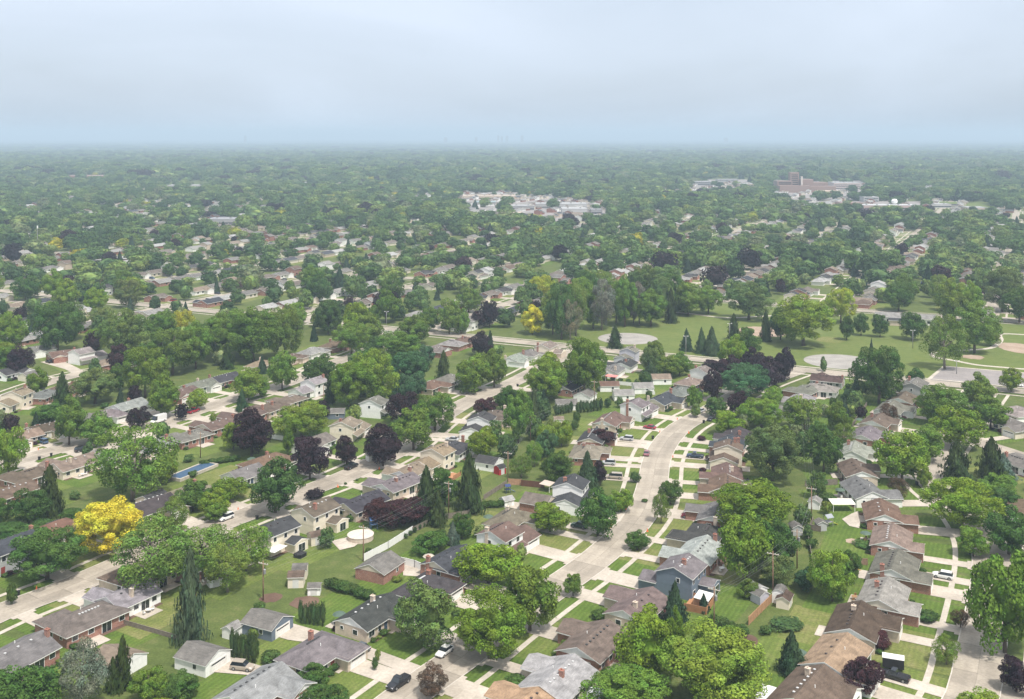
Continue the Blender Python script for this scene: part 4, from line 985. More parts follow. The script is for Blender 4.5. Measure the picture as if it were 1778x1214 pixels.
# hedges and columns: rows of small plants
def row(p, q, n, h, R, kind, grp_=None):
    a = G(*p); b = G(*q)
    for i in range(n):
        t = i/(n-1) if n > 1 else .5; trees.append(dict(x=a[0]+(b[0]-a[0])*t+random.uniform(-.15,.15), y=a[1]+(b[1]-a[1])*t+random.uniform(-.15,.15), h=h*random.uniform(.88,1.1), R=R*random.uniform(.9,1.1), k=kind, hand=True, row=grp_))
row((404,1140),(444,1152),7, 6.0, .85, 'c', 'arborvitae row right of white garage')
row((523,1083),(560,1088),6, 5.2, .75, 'c', 'arborvitae row in yard beyond tan concrete apron')
row((572,1020),(640,1040),9, 2.4, 1.7, 'h', 'dark hedge right of the three backyard sheds')
row((840,882),(875,880),7, 2.0, 1.2, 'h', 'clipped hedge beside white gazebo shed')
row((965,722),(992,716),7, 4.2, .9, 'c', 'arborvitae hedge left of tall spruce')
row((1003,718),(1043,713),8, 4.8, 1.0, 'c', 'arborvitae hedge right of tall spruce')
row((352,808),(410,800),9, 1.8, 1.5, 'h', 'hedge behind the reddish roofed long house')
row((1240,1085),(1290,1105),6, 2.2, 1.6, 'h', 'hedge beyond the big yellow-green tree')
row((705,935),(735,915),5, 1.6, .7, 'c', 'little conifers by the white vinyl fence')
row((1050,660),(1105,668),5, 2.0, 1.4, 'h', 'hedge behind the pale garages')
row((620,835),(600,842),2, .8, .5, 'h', 'low shrubs at kerb of diagonal street')
row((590,1160),(620,1140),5, .9, .6, 'h', 'low shrubs along front walk')
row((650,1165),(656,1150),2, 3.0, .6, 'o', 'thin young bronze trees in front lawn')
for (cx, by, h, R, k) in [(1610,1078,2.2,2.9,'h'),(1590,1025+40,1.6,1.3,'h'),(1218,765,1.7,1.8,'r'),(1220,820,1.5,1.4,'r'),(1236,833,.9,2,'h'),(1235,800,1.8,1.9,'r'),(445,1105,2.2,1.8,'H'),(470,1150,2.4,2.2,'h'),(855,921,1.9,1.6,'h'),(608,905,1.9,1.5,'h'),(1440,872,2.6,2.3,'h'),(1500,948,1.2,3,'h'),(1555,1075,1.6,1.5,'H'),(1545,1062,1.6,1.8,'h'),(985,1125,1.6,1.8,'H'),(965,1137,1,1,'H'),(1470,852,2.8,2.2,'h'),(1100,722,2.6,1.9,'h'),(640,960,1.3,1,'h'),(1330,1100,1.6,1.6,'h'),(895,1188,1.6,2.4,'h'),(805,1030,1.2,1,'r'),(1170,978,1.4,1,'h'),(1040,1075,2,2,'h'),(690,1010,1.2,1.4,'H'),(450,1060,1.8,1.6,'h'),(528,1170,2,2.2,'h'),(575,1165,1.6,1.7,'h'),(1120,872,1,1,'h')]:
    x, y = G(cx, by); trees.append(dict(x=x, y=y, h=h, R=R, k=k, hand=True, shrub=True))
for (x, y) in shrubspots: q_ = random.uniform(.6, 1.2); trees.append(dict(x=x, y=y, h=q_*random.uniform(.9,1.4), R=q_, k=random.choice('hhhHr'), hand=True, shrub=True))
# procedural fill -----------------------------------------------------
cell = {}
def ckey(x, y): return (int(x//12), int(y//12))
def addc(x, y, r): cell.setdefault(ckey(x, y), []).append((x, y, r))
for t in trees: addc(t['x'], t['y'], t['R'])
hcell = {}
for h in houses: hcell.setdefault(ckey(h['x'], h['y']), []).append((h['x'], h['y'], 9.5))
for (x, y, a, b) in fh: hcell.setdefault(ckey(x, y-2.5), []).append((x, y-2.5, 8.4))
for (px, py, *r) in GD: x, y = G(px, py, 3); hcell.setdefault(ckey(x, y), []).append((x, y, 6.5))
for (px, py, *r) in SHD: x, y = G(px, py, 2); hcell.setdefault(ckey(x, y), []).append((x, y, 4))
def clear(x, y, r):
    kx, ky = ckey(x, y)
    for i in (-1,0,1):
        for j in (-1,0,1):
            for (a, b, q) in cell.get((kx+i, ky+j), ()):
                if (a-x)**2+(b-y)**2 < (.72*(q+r))**2: return False
            for (a, b, q) in hcell.get((kx+i, ky+j), ()):
                if (a-x)**2+(b-y)**2 < (q + .25*r)**2: return False
    return True
KEYPX = [(PX(t['x'], t['y'], t['h']*.55), t['y']) for t in trees] + [(PX(h['x'], h['y'], 3.5), h['y']) for h in houses] + [(G_, 1e4) for G_ in ((1090,588),(1458,628),(1325,576),(1700,655),(1560,548),(1640,636))]
KEYPX += [(PX(q[0], q[1], 3), q[1]) for n_, q in enumerate(fh) if q[1] < 1000 and n_ % 5 < 1]
KEYPX += [(p_, G(*p_)[1]) for p_ in [(c_[0], c_[1]) for c_ in GD] + [(c_[0], c_[1]) for c_ in SHD]]
def hides(x, y, R, h):
    c = PX(x, y, h*.5); s_ = F/y; a, b = R*s_*1.05, h*.55*s_
    for (p, yy) in KEYPX:
        if y < yy and ((p[0]-c[0])/a)**2 + ((p[1]-c[1])/b)**2 < 1.15: return True
    return False
rt = random.Random(21)
def near_line_dist(u, v):
    best = 99
    for (u0, u1, vv) in far_streets:
        if u0-3 < u < u1+3: best = min(best, abs(v-vv))
    for c in CROSS:
        best = min(best, abs(u-c))
    return best
# open ground that must stay clear (photo polygons on the ground)
def inpoly(p, poly):
    c = False; j = len(poly)-1
    for i in range(len(poly)):
        if (poly[i][1] > p[1]) != (poly[j][1] > p[1]) and p[0] < (poly[j][0]-poly[i][0])*(p[1]-poly[i][1])/(poly[j][1]-poly[i][1])+poly[i][0]: c = not c
        j = i
    return c
LOTS = [[(798,337),(895,336),(1020,350),(1060,368),(1050,380),(975,386),(868,388),(798,376)],[(1198,312),(1312,312),(1312,332),(1198,332)],[(1345,314),(1502,314),(1500,347),(1345,347)],[(1365,349),(1602,350),(1602,371),(1365,368)],[(1612,350),(1722,352),(1722,373),(1612,371)],[(286,314),(354,314),(354,336),(286,336)],[(350,381),(436,381),(436,400),(350,400)],[(112,306),(188,306),(188,317),(112,317)]]
OPEN = [[(200,1060),(470,1060),(470,1175),(300,1190),(200,1150)],[(1035,560),(1180,546),(1480,560),(1600,560),(1800,570),(1800,700),(1600,680),(1290,640),(1000,612)],
        *LOTS,
        [(480,990),(640,960),(700,1000),(560,1060),(420,1080)],[(570,940),(700,905),(720,960),(640,1000)],[(1200,1030),(1340,1000),(1340,1090),(1270,1100)],
        [(1400,880),(1500,920),(1500,1000),(1420,980)],[(230,1090),(400,1060),(420,1140),(240,1160)],[(860,830),(960,820),(960,870),(850,880)]]
WOODS = [[(940,500),(1230,495),(1230,545),(1040,560),(950,575)]]
for it in range(5200):
    # near part, in the visible wedge up to 620 m
    y = math.sqrt(rt.uniform(190**2, 700**2)); x = rt.uniform(-.52, .52)*y; u, v = uv(x, y); p = PX(x, y)
    if any(inpoly(p, q) for q in OPEN): continue
    wood = any(inpoly(p, q) for q in WOODS)
    if in_park(u, v) and not wood and rt.random() < .97: continue
    near = y < 420
    R = rt.choice([1.6,2.2,3,3.6,4.2,4.8]) if near else rt.uniform(3.4, 8.2)
    nd = nearest(x, y)
    if nd[0] < 8 + (R*.7 if near else R*.3): continue
    if near and nd[0] < 17: continue
    if not near and rt.random() < .78 and not wood: continue
    if not near and near_line_dist(u, v) < 5.5 and (v < -430 or u > 475): continue
    if near and rt.random() < (.45 if y < 330 else .2): continue
    if not clear(x, y, R): continue
    h = R*rt.uniform(1.7, 2.4) + 1
    kind = rt.choices('mdDgkKlypqsnhYL', [24,16,6,13,5,11,8,0 if near else .5,5,2,5,4,5 if near else 1,0 if near else 1,3])[0]
    if y < 340: kind = rt.choice('mdKgdmhH')
    if kind in 'sn': R = min(R, 3.2)*.8; h = R*rt.uniform(2.8, 3.8)
    if kind in 'hHr': R = min(R, 1.8); h = R*1.3
    if kind in 'pq': R = min(R, 4.0)
    if R < 2 and kind not in 'hsn': kind = rt.choice('hhHmd')
    if hides(x, y, R, h): continue
    trees.append(dict(x=x, y=y, h=h, R=R, k=kind, hand=False)); addc(x, y, R)
def app(t): p = PX(t['x'], t['y'], t['h']*.5); return (t['h']*t['R']*2)*(p[1]-HY)**2 if (-20 < p[0] < 1798 and p[1] < 1260) else 0
big = [t for t in trees if t['k'] not in 'hHrc']; small = [t for t in trees if t['k'] in 'hHrc' and app(t) > 0]
big.sort(key=lambda t: -app(t)*(1.6 if t['hand'] else 1)); ind = [t for t in big[:300] if app(t) > 0]; restT = big[300:] + [t for t in big[:300] if app(t) == 0]
small.sort(key=lambda t: -app(t)); ind += small[:295]; restT += small[295:]

def make_tree(t, i):
    rr = random.Random(i*13+5); fam, col, words, cat = K[t['k']]
    nm = {'tree':'tree','spruce tree':'spruce_tree','pine tree':'pine_tree','arborvitae':'arborvitae','shrub':'shrub'}[cat]
    root = empty(nm, (t['x'], t['y'], 0), rr.uniform(0, 6.28)); h, R = t['h'], t['R']
    me = rr.choice(CR['big' if (fam in ('willow','round') and R > 7.6 and t['hand']) else fam]); c = bpy.data.objects.new('crown', me)
    v = rr.uniform(.86, 1.14); c.color = (col[0]*v*rr.uniform(.9,1.12), col[1]*v, col[2]*v*rr.uniform(.85,1.15), 1)
    if fam in ('round','loose','willow'):
        base = h*.05; hc = (h-base)/2; c.location = (0, 0, base+hc); c.scale = (R*rr.uniform(.97,1.05), R*rr.uniform(.95,1.05), hc*1.02)
    elif fam in ('column','shrub'): c.location = (0, 0, h*.48); c.scale = (R, R, h*.52)
    else: c.location = (0, 0, h*.05); c.scale = (R, R, h*.95)
    link(c, root)
    tm = rr.choice(TKP if t['k'] in 'lL' else TK); tr = bpy.data.objects.new('trunk' if cat != 'shrub' else 'stem', tm)
    k = h*.9; w = max(R*1.9, h*.55) if fam in ('round','loose','willow') else (h*.7 if cat != 'shrub' else R)
    if fam in ('spruce','pine','snag','column'): w = h*.5
    tr.scale = (w, w, k); link(tr, root); t['o'] = root; t['cat'] = cat; t['words'] = words
    root['category'] = cat
for i, t in enumerate(ind): make_tree(t, i)
# tree labels --------------------------------------------------------
def relation(t, h):
    a = PX(t['x'], t['y']); b = PX(h['x'], h['y']); dx, dy = a[0]-b[0], (a[1]-b[1])*1.6
    if abs(dx) > abs(dy): return 'left of' if dx < 0 else 'right of'
    return 'behind' if dy < 0 else 'below'
LM = [dict(x=G(*p)[0], y=G(*p)[1], ref=r) for p, r in [((1090,588),'the left paved circle in the park'),((1458,628),'the right paved circle in the park'),((1325,576),'the reddish park infield'),((1560,560),'the white park building'),((1690,655),'the parking lot'),((1180,545),'the playground'),((1740,590),'the forked park path')]]
buck = {}
for t in ind:
    if t.get('row'):
        t['base'] = f"{t['words']} in the {t['row']}"; buck.setdefault(t['base'], []).append(t); continue
    u, v = uv(t['x'], t['y']); best = None
    for h in houses + LM:
        d = math.hypot(h['x']-t['x'], h['y']-t['y'])
        if best is None or d < best[0]: best = (d, h)
    if best[0] < 60: t['base'] = f"{t['words']} {relation(t, best[1])} {best[1]['ref'] if best[1]['ref'].startswith('the') else 'the '+best[1]['ref']}"
    else:
        px = PX(t['x'], t['y']); z = 'left' if px[0] < 600 else 'middle' if px[0] < 1190 else 'right'
        t['base'] = f"{t['words']} beyond park road, {z} third"
    buck.setdefault(t['base'], []).append(t)
for b, L_ in buck.items():
    if L_[0].get('row') and len(L_) > 1:
        L_.sort(key=lambda t: t['x']/t['y'])
        for n, t in enumerate(L_): t['o']['label'] = f"{t['words']}, {ORD[n]} from left in {t['row']}"; t['o']['group'] = t['row']
        continue
    L_.sort(key=lambda t: -app(t))
    for n, t in enumerate(L_):
        pre = '' if len(L_) == 1 else ('largest ' if n == 0 else f"{ordw(n)} largest ")
        t['o']['label'] = pre + b; t['o']['group'] = {'tree':'broadleaf trees','spruce tree':'conifers','pine tree':'conifers','arborvitae':'arborvitae','shrub':'shrubs'}[t['cat']] + ' among the houses'

# far forest: one object, instanced on points --------------------------
lib = bpy.data.collections.new('forest_library')        # source crowns, not linked to the scene
def libobj(name, meshes):
    me = bpy.data.meshes.new(name); bm = bmesh.new()
    for m_, sc, lo in meshes:
        k = len(bm.verts); bm.from_mesh(m_); bm.verts.ensure_lookup_table()
        for vv in bm.verts[k:]: vv.co = Vector((vv.co.x*sc[0], vv.co.y*sc[1], vv.co.z*sc[2]+lo))
    bm.to_mesh(me); bm.free(); me.materials.append(meshes[0][0].materials[0]); o = bpy.data.objects.new(name, me); lib.objects.link(o)
names = []
for i in range(6): libobj(f'a{i}', [(crown_round('fc', 100+i, 30, 1500, .085, M['fargreen'], (.26,.42), .68, .7), (1,1,1), 1.0)])
libobj('b0', [(crown_round('fc', 120, 30, 1300, .085, M['farpurple'], (.26,.42), .68, .7), (1,1,1), 1.0)])
libobj('c0', [(crown_round('fc', 121, 30, 1300, .085, M['faryellow'], (.26,.42), .68, .7), (1,1,1), 1.0)])
libobj('d0', [(crown_cone('fc', 122, 1000, .09, M['farneedle'], tiers=9), (1,1,2), 0.0)])
def idx_for(k, rr):
    if k in 'pqr': return 6
    if k in 'yY': return 7
    if k in 'snbfc': return 8
    return rr.randrange(6)
pts = []; rr = random.Random(77)
for t in restT: pts.append((t['x'], t['y'], 0, t['R'], t['h']/2, rr.uniform(0,6.28), idx_for(t['k'], rr)))
def scatter(y0, y1, area, Rlo, Rhi, hk, houses_on=True, cls=.72):
    n = int((y1*y1-y0*y0)*.53/area)
    for _ in range(n):
        y = math.sqrt(rr.uniform(y0*y0, y1*y1)); x = rr.uniform(-.53, .53)*y; p = PX(x, y)
        if any(inpoly(p, q) for q in OPEN) and rr.random() > (.0 if p[1] > 400 else .05): continue
        u, v = uv(x, y)
        cl = math.sin(x*.011+y*.007)+math.sin(y*.0093-x*.004+1.3)+.7*math.sin(x*.027-y*.019)
        if rr.random() < .34 - .2*cl: continue
        R = rr.uniform(Rlo, Rhi)*(1+.09*cl)
        if y < 800 and hides(x, y, R, R*1.6): continue
        if houses_on:
            dl = near_line_dist(u, v)
            if dl < 4.5 and (y < 1100 or rr.random() < .5): continue
            if y < 900 and nearest(x, y)[0] < 7+R*.2: continue
            if not clear(x, y, R) and rr.random() > min(.62, (y-600)/1400): continue
            addc(x, y, R)
        # distribution of clumps
        h = R*rr.uniform(*hk)+1
        q = rr.random(); k = 6 if q < .035 else 7 if q < (.05 if y < 2500 else .06) else 8 if q < .1 else rr.randrange(6)
        if k == 8: R *= .6
        if k == 7: R *= .85; h *= .8
        pts.append((x, y, 0, R, h/2, rr.uniform(0,6.28), k))
scatter(690, 1100, 112, 3.8, 10, (1.2, 1.65)); scatter(1100, 1600, 200, 5.5, 12, (1.1, 1.5))
scatter(1600, 2400, 190, 6.5, 13.0, (1.0, 1.4))
scatter(2400, 6000, 300, 9.0, 20.0, (.9, 1.4), False)
scatter(6000, 13000, 2600, 16, 40, (.35, .6), False)
scatter(13000, 26000, 16000, 40, 90, (.12, .22), False)
for (px, py, w, hgt) in [(138,452,28,17),(110,448,14,8),(487,380,24,13),(497,350,20,11),(1105,430,28,22),(1220,406,16,13),(1306,386,24,16),(425,396,22,12),(685,342,14,7),(233,327,16,9),(190,325,14,9),(218,355,12,8),(940,317,18,9),(662,327,12,9),(1440,325,20,8),(645,318,12,10),(930,420,30,16)]:
    x, y = G(px, py); s = (py-HY)/H; pts.append((x, y, 0, w/s/2, hgt/s/2*1.3, 0, 7))
pm = bpy.data.meshes.new('forest_points'); pm.from_pydata([p[:3] for p in pts], [], [])
a = pm.attributes.new('tscale', 'FLOAT_VECTOR', 'POINT'); a.data.foreach_set('vector', np.array([(p[3], p[3], p[4]) for p in pts], 'f').ravel())
a = pm.attributes.new('trot', 'FLOAT_VECTOR', 'POINT'); a.data.foreach_set('vector', np.array([(0, 0, p[5]) for p in pts], 'f').ravel())
a = pm.attributes.new('tidx', 'INT', 'POINT'); a.data.foreach_set('value', [p[6] for p in pts])
fo = bpy.data.objects.new('distant_woodland', pm); link(fo)
tag(fo, 'continuous tree canopy stretching over the far suburbs to the hazy horizon', 'woodland', kind='stuff')
ng = bpy.data.node_groups.new('scatter', 'GeometryNodeTree'); ng.interface.new_socket('Geometry', in_out='INPUT', socket_type='NodeSocketGeometry'); ng.interface.new_socket('Geometry', in_out='OUTPUT', socket_type='NodeSocketGeometry')
gi = ng.nodes.new('NodeGroupInput'); go = ng.nodes.new('NodeGroupOutput'); ip = ng.nodes.new('GeometryNodeInstanceOnPoints'); ci = ng.nodes.new('GeometryNodeCollectionInfo')
ci.inputs['Collection'].default_value = lib; ci.inputs['Separate Children'].default_value = True; ci.inputs['Reset Children'].default_value = True
def attr(nm, ty):
    n = ng.nodes.new('GeometryNodeInputNamedAttribute'); n.data_type = ty; n.inputs['Name'].default_value = nm; return n.outputs['Attribute']
ng.links.new(gi.outputs[0], ip.inputs['Points']); ng.links.new(ci.outputs[0], ip.inputs['Instance']); ip.inputs['Pick Instance'].default_value = True
ng.links.new(attr('tidx', 'INT'), ip.inputs['Instance Index']); ng.links.new(attr('trot', 'FLOAT_VECTOR'), ip.inputs['Rotation']); ng.links.new(attr('tscale', 'FLOAT_VECTOR'), ip.inputs['Scale'])
ng.links.new(ip.outputs[0], go.inputs[0]); md = fo.modifiers.new('scatter', 'NODES'); md.node_group = ng
print('houses', len(houses), 'far ind', len(far_ind), 'far total', len(fh), 'trees ind', len(ind), 'pts', len(pts), 'small', len(small))

# ------------------------------------------------------------------ cars
def loft(secs, mat, name):
    """secs: (x, halfwidth bottom, halfwidth top, z bottom, z top) cross-sections joined along x"""
    mb = MB(); k = 8
    for (x, wb, wt, zb, zt) in secs:
        zm = zb + (zt-zb)*.55; r = min(.1, (zt-zb)*.3)
        mb.v += [(x,-wb,zb),(x,wb,zb),(x,wb*1.02,zm),(x,wt,zt-r),(x,wt-r,zt),(x,-wt+r,zt),(x,-wt,zt-r),(x,-wb*1.02,zm)]
    for i in range(len(secs)-1):
        for j in range(k): a = i*k+j; b = i*k+(j+1)%k; mb.f.append((a, b, b+k, a+k)); mb.m.append(0)
    mb.f.append(tuple(range(k-1,-1,-1))); mb.m.append(0); n = (len(secs)-1)*k; mb.f.append(tuple(range(n, n+k))); mb.m.append(0)
    return mb.mesh(name, mat, False)
def car_meshes(kind):
    L, W, Hh = {'sedan':(4.7,1.82,1.45),'suv':(4.7,1.9,1.72),'van':(5.1,1.98,1.8),'pickup':(5.6,1.98,1.85),'cargo':(6.2,2.1,2.7)}[kind]
    w = W/2; h = L/2; d = .32; m = []
    bz = {'sedan':.92,'suv':1.05,'van':1.05,'pickup':1.12,'cargo':1.15}[kind]
    body = loft([(-h,w*.82,w*.78,.42,bz*.8),(-h+.12,w*.95,w*.92,d,bz*.93),(-h+.7,w,w*.96,d,bz),(h-1.3,w,w*.96,d,bz),(h-.5,w*.98,w*.9,d,bz*.9),(h-.1,w*.88,w*.8,.36,bz*.76),(h,w*.8,w*.72,.42,bz*.62)], M['carpaint'], 'body')
    m.append(('body', body, (0,0,0)))
    # cabin: glass house and painted roof
    cab = {'sedan':(-h+.55,-h+1.25,h-2.1,h-1.35),'suv':(-h+.12,-h+.45,h-2.0,h-1.3),'van':(-h+.1,-h+.3,h-1.75,h-.85),'pickup':(-.5,-.3,h-2.25,h-1.6),'cargo':(-h+.05,-h+.08,h-1.5,h-.9)}[kind]
    gl = MB(); zb, zt = bz-.02, Hh-.05; wt = w*.78 if kind != 'cargo' else w*.96; wb = w*.93
    def ringz(x0, x1, ww, z): return [(x0,-ww,z),(x1,-ww,z),(x1,ww,z),(x0,ww,z)]
    gl.v = ringz(cab[0], cab[3], wb, zb)+ringz(cab[1], cab[2], wt, zt); gl.f = [(0,1,5,4),(1,2,6,5),(2,3,7,6),(3,0,4,7),(4,5,6,7)]; gl.m = [0]*5
    if kind == 'cargo':
        cv = MB(); cv.v = ringz(cab[0], h-1.9, wb, zb)+ringz(cab[1], h-2.0, wt, zt); cv.f = gl.f[:]; cv.m = [0]*5
        cvv = [(p[0], p[1]*1.02, p[2]) for p in cv.v]; cv.v = cvv; m.append(('cargo_box', cv.mesh('cargo_box', M['carpaint']), (0,0,0)))
    m.append(('cabin_glass', gl.mesh('cabin_glass', M['glass']), (0,0,0)))
    rf = MB(); rf.box(cab[1]-.05, cab[2]+.05, -wt*1.0, wt*1.0, zt-.01, zt+.05); m.append(('roof', rf.mesh('roof', M['carpaint']), (0,0,0)))
    if kind == 'pickup':
        bed = MB(); bed.box(-h+.15, -.6, -w*.78, w*.78, bz-.1, bz+.012); m.append(('truck_bed', bed.mesh('truck_bed', M['black']), (0,0,0)))
    wh = MB(); r = .34 if kind in ('sedan',) else .38
    wh.tube((0,-.12,0),(0,.12,0), r, r, 16); rim = MB(); rim.tube((0,-.135,0),(0,.135,0), r*.62, r*.62, 10)
    wm_, rm_ = wh.mesh('tyre', M['dark']), rim.mesh('rim', M['metal'])
    hl = MB(); hl.box(-.06,.04,-.2,.2,-.09,.09); hm_, tm_ = hl.mesh('headlight', M['lamp']), hl.mesh('tail_light', M['tail'])
    return m, (wm_, rm_, h, w, r), (hm_, tm_, bz)
CM = {}
def make_car(kind, col, loc, rz, label, cat, group=None, z=0.0):
    if kind not in CM: CM[kind] = car_meshes(kind)
    parts, (wm_, rm_, h, w, r), (hm_, tm_, bz) = CM[kind]
    root = empty({'suv':'parked_car','sedan':'parked_car','van':'minivan','pickup':'pickup_truck','cargo':'cargo_van'}[kind], (loc[0], loc[1], z), rz, label, cat, group)
    for nm, me, p in parts: o = bpy.data.objects.new(nm, me); o.location = p; o.color = (*col, 1); link(o, root)
    for sx in (-h*.62, h*.62):
        for sy in (-1, 1):
            o = bpy.data.objects.new('wheel', wm_); o.location = (sx, sy*(w-.1), r); link(o, root); q = bpy.data.objects.new('rim', rm_); link(q, o)
    for sy in (-1, 1):
        o = bpy.data.objects.new('headlight', hm_); o.location = (h-.1, sy*w*.62, bz*.68); link(o, root)
        o = bpy.data.objects.new('tail_light', tm_); o.location = (-h+.08, sy*w*.66, bz*.74); link(o, root)
    return root
WH=(.72,.72,.71); SI=(.42,.43,.44); BK=(.015,.015,.018); RD=(.28,.015,.03); NV=(.02,.035,.07); GR=(.09,.1,.11); BE=(.36,.31,.26); BL=(.07,.12,.2)
CARS = [ # px,py,kind,colour,mode(t along street,n across,a angle deg),flip,label
 (692,1186,'pickup',BK,'t',1,'black pickup truck parked at kerb at the bottom of the photo','pickup truck'),
 (772,1131,'sedan',WH,'t',1,'white car parked at kerb under the big bright green maple','car'),
 (421,1158,'suv',BE,'a',-12,'beige car on driveway between arborvitae row and gray roof','car'),
 (625,1124,'sedan',GR,'n',0,'dark gray car tucked beside tan brick house end wall','car'),
 (1637,1000,'suv',WH,'n',0,'white car with black roof on driveway of right hand street','car'),
 (1554,1174,'pickup',BK,'n',0,'black truck on driveway near dark purple tree bottom right','pickup truck'),
 (1202,889,'suv',WH,'n',0,'white car parked beside the dark red one on driveway','car'),
 (1198,896,'suv',RD,'n',0,'dark red car parked beside a white one on driveway','car'),
 (1207,792,'pickup',NV,'n',0,'navy blue pickup truck on driveway right of curving street','pickup truck'),
 (1123,787,'sedan',(.3,.13,.16),'t',0,'maroon car driving on the curving street','car'),
 (1088,762,'suv',SI,'n',0,'silver car on driveway, farther of two left of curving street','car'),
 (1056,804,'suv',SI,'n',0,'silver car behind dark purple tree, nearer driveway left of curving street','car'),
 (1067,828,'van',BE,'n',0,'beige minivan on driveway left of the curving street','minivan'),
 (1128,742,'sedan',RD,'n',0,'dark red sedan on driveway near far end of curving street','car'),
 (1218,713,'sedan',SI,'t',0,'gray car parked at left kerb near purple trees','car'),
 (1235,727,'sedan',BK,'t',1,'dark car parked at right kerb under green tree, curving street','car'),
 (1358,683,'sedan',BK,'n',0,'black sedan on driveway right of the large bluish green tree','car'),
 (1006,913,'suv',(.02,.05,.04),'n',0,'dark green car half hidden behind dark green round tree','car'),
 (610,810,'pickup',BK,'t',0,'black pickup parked at kerb between two purple trees','pickup truck'),
 (392,899,'suv',WH,'t',1,'white car partly hidden by leaves on the diagonal street','car'),
 (74,767,'suv',BL,'n',0,'blue-gray car on driveway at far left second street','car'),
 (275,731,'cargo',WH,'t',1,'white cargo van parked on street beside small purple tree','cargo van'),
 (336,714,'pickup',RD,'t',0,'red pickup truck on street behind small purple tree','pickup truck'),
 (207,729,'sedan',RD,'n',0,'dark red sedan in front of white garage door far left','car'),
 (531,648,'sedan',SI,'t',0,'silver sedan, left car of pair parked on second left street','car'),
 (546,642,'sedan',WH,'t',0,'white sedan, right car of pair parked on second left street','car'),
 (535,660,'sedan',(.1,.04,.05),'t',0,'dark maroon sedan at kerb above white two-storey house','car'),
 (85,628,'sedan',BK,'n',0,'black sedan on driveway before brown roofed house, far left','car'),
 (72,652,'pickup',BL,'n',0,'blue pickup truck beside small cream garage, far left','pickup truck'),
 (70,675,'sedan',WH,'t',0,'white sedan on far left street above red brick wall','car'),
 (1752,668,'sedan',WH,'a',-8,'white car, left one of two in the parking lot','car'),
 (1766,669,'sedan',WH,'a',-8,'white car, right one of two in the parking lot','car'),
 (1740,722,'suv',BK,'n',0,'black car on driveway by gray house at right edge','car'),
 (142,781,'suv',BK,'t',0,'dark car at kerb of second left street under tree shade','car'),
 (200,644,'sedan',BK,'t',0,'dark sedan at kerb beside purple tree, far left street','car'),
 (785,763,'sedan',SI,'n',0,'silver car beside dark roofed house on diagonal street','car'),
 (1602,491,'sedan',BL,'a',50,'blue car on far side street beyond the park','car'),
]
cdr = MB()
for (px, py, kd, col, mode, fl, lab, cat) in CARS:
    if mode == 'n':
        x, y = G(px, py, .6); d, k, _s, (tx, ty), side = nearest(x, y); nx, ny = (ty*side, -tx*side); hw = ST[k]['hw']
        a0, a1 = -(d-hw-.02), 4.5
        cdr.poly([(x+nx*q[0]+tx*q[1], y+ny*q[0]+ty*q[1], .122) for q in ((a0,-1.9),(a1,-1.9),(a1,1.9),(a0,1.9))][::-side])
tag(cdr.build('driveway', M['drive']), kind='structure')
for (px, py, kd, col, mode, fl, lab, cat) in CARS:
    x, y = G(px, py, .6); nd = nearest(x, y); t = math.atan2(nd[3][1], nd[3][0])
    rz = t + math.pi*fl if mode == 't' else t + math.pi/2 + math.pi*fl if mode == 'n' else math.radians(fl)
    make_car(kd, col, (x, y), rz, lab, cat, 'cars along the streets and driveways', .14 if nd[0] < 12 else .13)
rc = random.Random(31); COLN = [('white',WH),('silver',SI),('black',BK),('dark red',RD),('gray',GR),('blue',BL)]
for h in far_ind[:150]:
    if rc.random() > .26: continue
    n_, c_ = rc.choice(COLN); o_ = h['o']; rz = o_.rotation_euler.z; lx = rc.uniform(2.2, 5); p_ = Matrix.Rotation(rz, 4, 'Z') @ Vector((lx, -11 - rc.uniform(0, 2.5), 0)); l_ = o_['label'].split('house, ')[1]
    make_car(rc.choice(['sedan','suv','suv','van']), c_, (h['x']+p_.x, h['y']+p_.y), rz + math.pi/2*rc.choice([-1,1]), f"{n_} car at house {l_}", 'car', 'cars along the streets and driveways', .13)
tr = empty('cargo_trailer', (*G(1551, 1162), .13), nearest(*G(1551,1162))[0]*0 + math.radians(-20), 'black enclosed trailer with white roof next to black truck', 'trailer')
t_ = MB(); t_.box(-2, 2, -1, 1, .5, 2.3); t_.build('trailer_body', M['black'], tr); t_ = MB(); t_.box(-2.05, 2.05, -1.05, 1.05, 2.3, 2.42); t_.build('trailer_roof', M['white'], tr)
for sy in (-1, 1): t_ = MB(); t_.tube((0,sy*1.02,.35),(0,sy*1.2,.35),.35,.35,14); t_.build('wheel', M['dark'], tr)
# ------------------------------------------------------------------ poles and wires
def pole_thing(px, py, h, rz, label, lamp=False, name='utility_pole', transformer=False):
    x, y = G(px, py); o = empty(name, (x, y, 0), rz, label, 'street lamp' if lamp else 'utility pole', 'park lamp posts' if lamp else 'utility poles behind the houses')
    p = MB(); p.tube((0,0,-.1),(0,0,h),.17,.11,9); p.build('pole', M['metal' if lamp else 'polewood'], o, True)
    if lamp:
        a = MB(); a.tube((-.9,0,h),(.9,0,h),.05,.05,6); a.build('arm', M['metal'], o)
        for sx in (-1,1): a = MB(); a.box(sx*.9-.3, sx*.9+.3, -.18, .18, h-.15, h+.06); a.build('lamp_head', M['white'], o)
    else:
        a = MB(); a.box(-1.35, 1.35, -.08, .08, h-.75, h-.58); ca = a.build('crossarm', M['walk'], o)
        for sx in (-1.2, -.5, .5, 1.2): i = MB(); i.lathe([(.05,h-.58),(.07,h-.5),(.04,h-.42)], 8, (sx,0,0)); i.build('insulator', M['white'], ca)
        if transformer: a = MB(); a.lathe([(.28,h-2.9),(.3,h-2.8),(.3,h-1.9),(.22,h-1.8)], 12, (.42,0,0)); a.build('transformer', M['metal'], o)
    return (x, y, h)
ww_ = UANG - math.pi/2
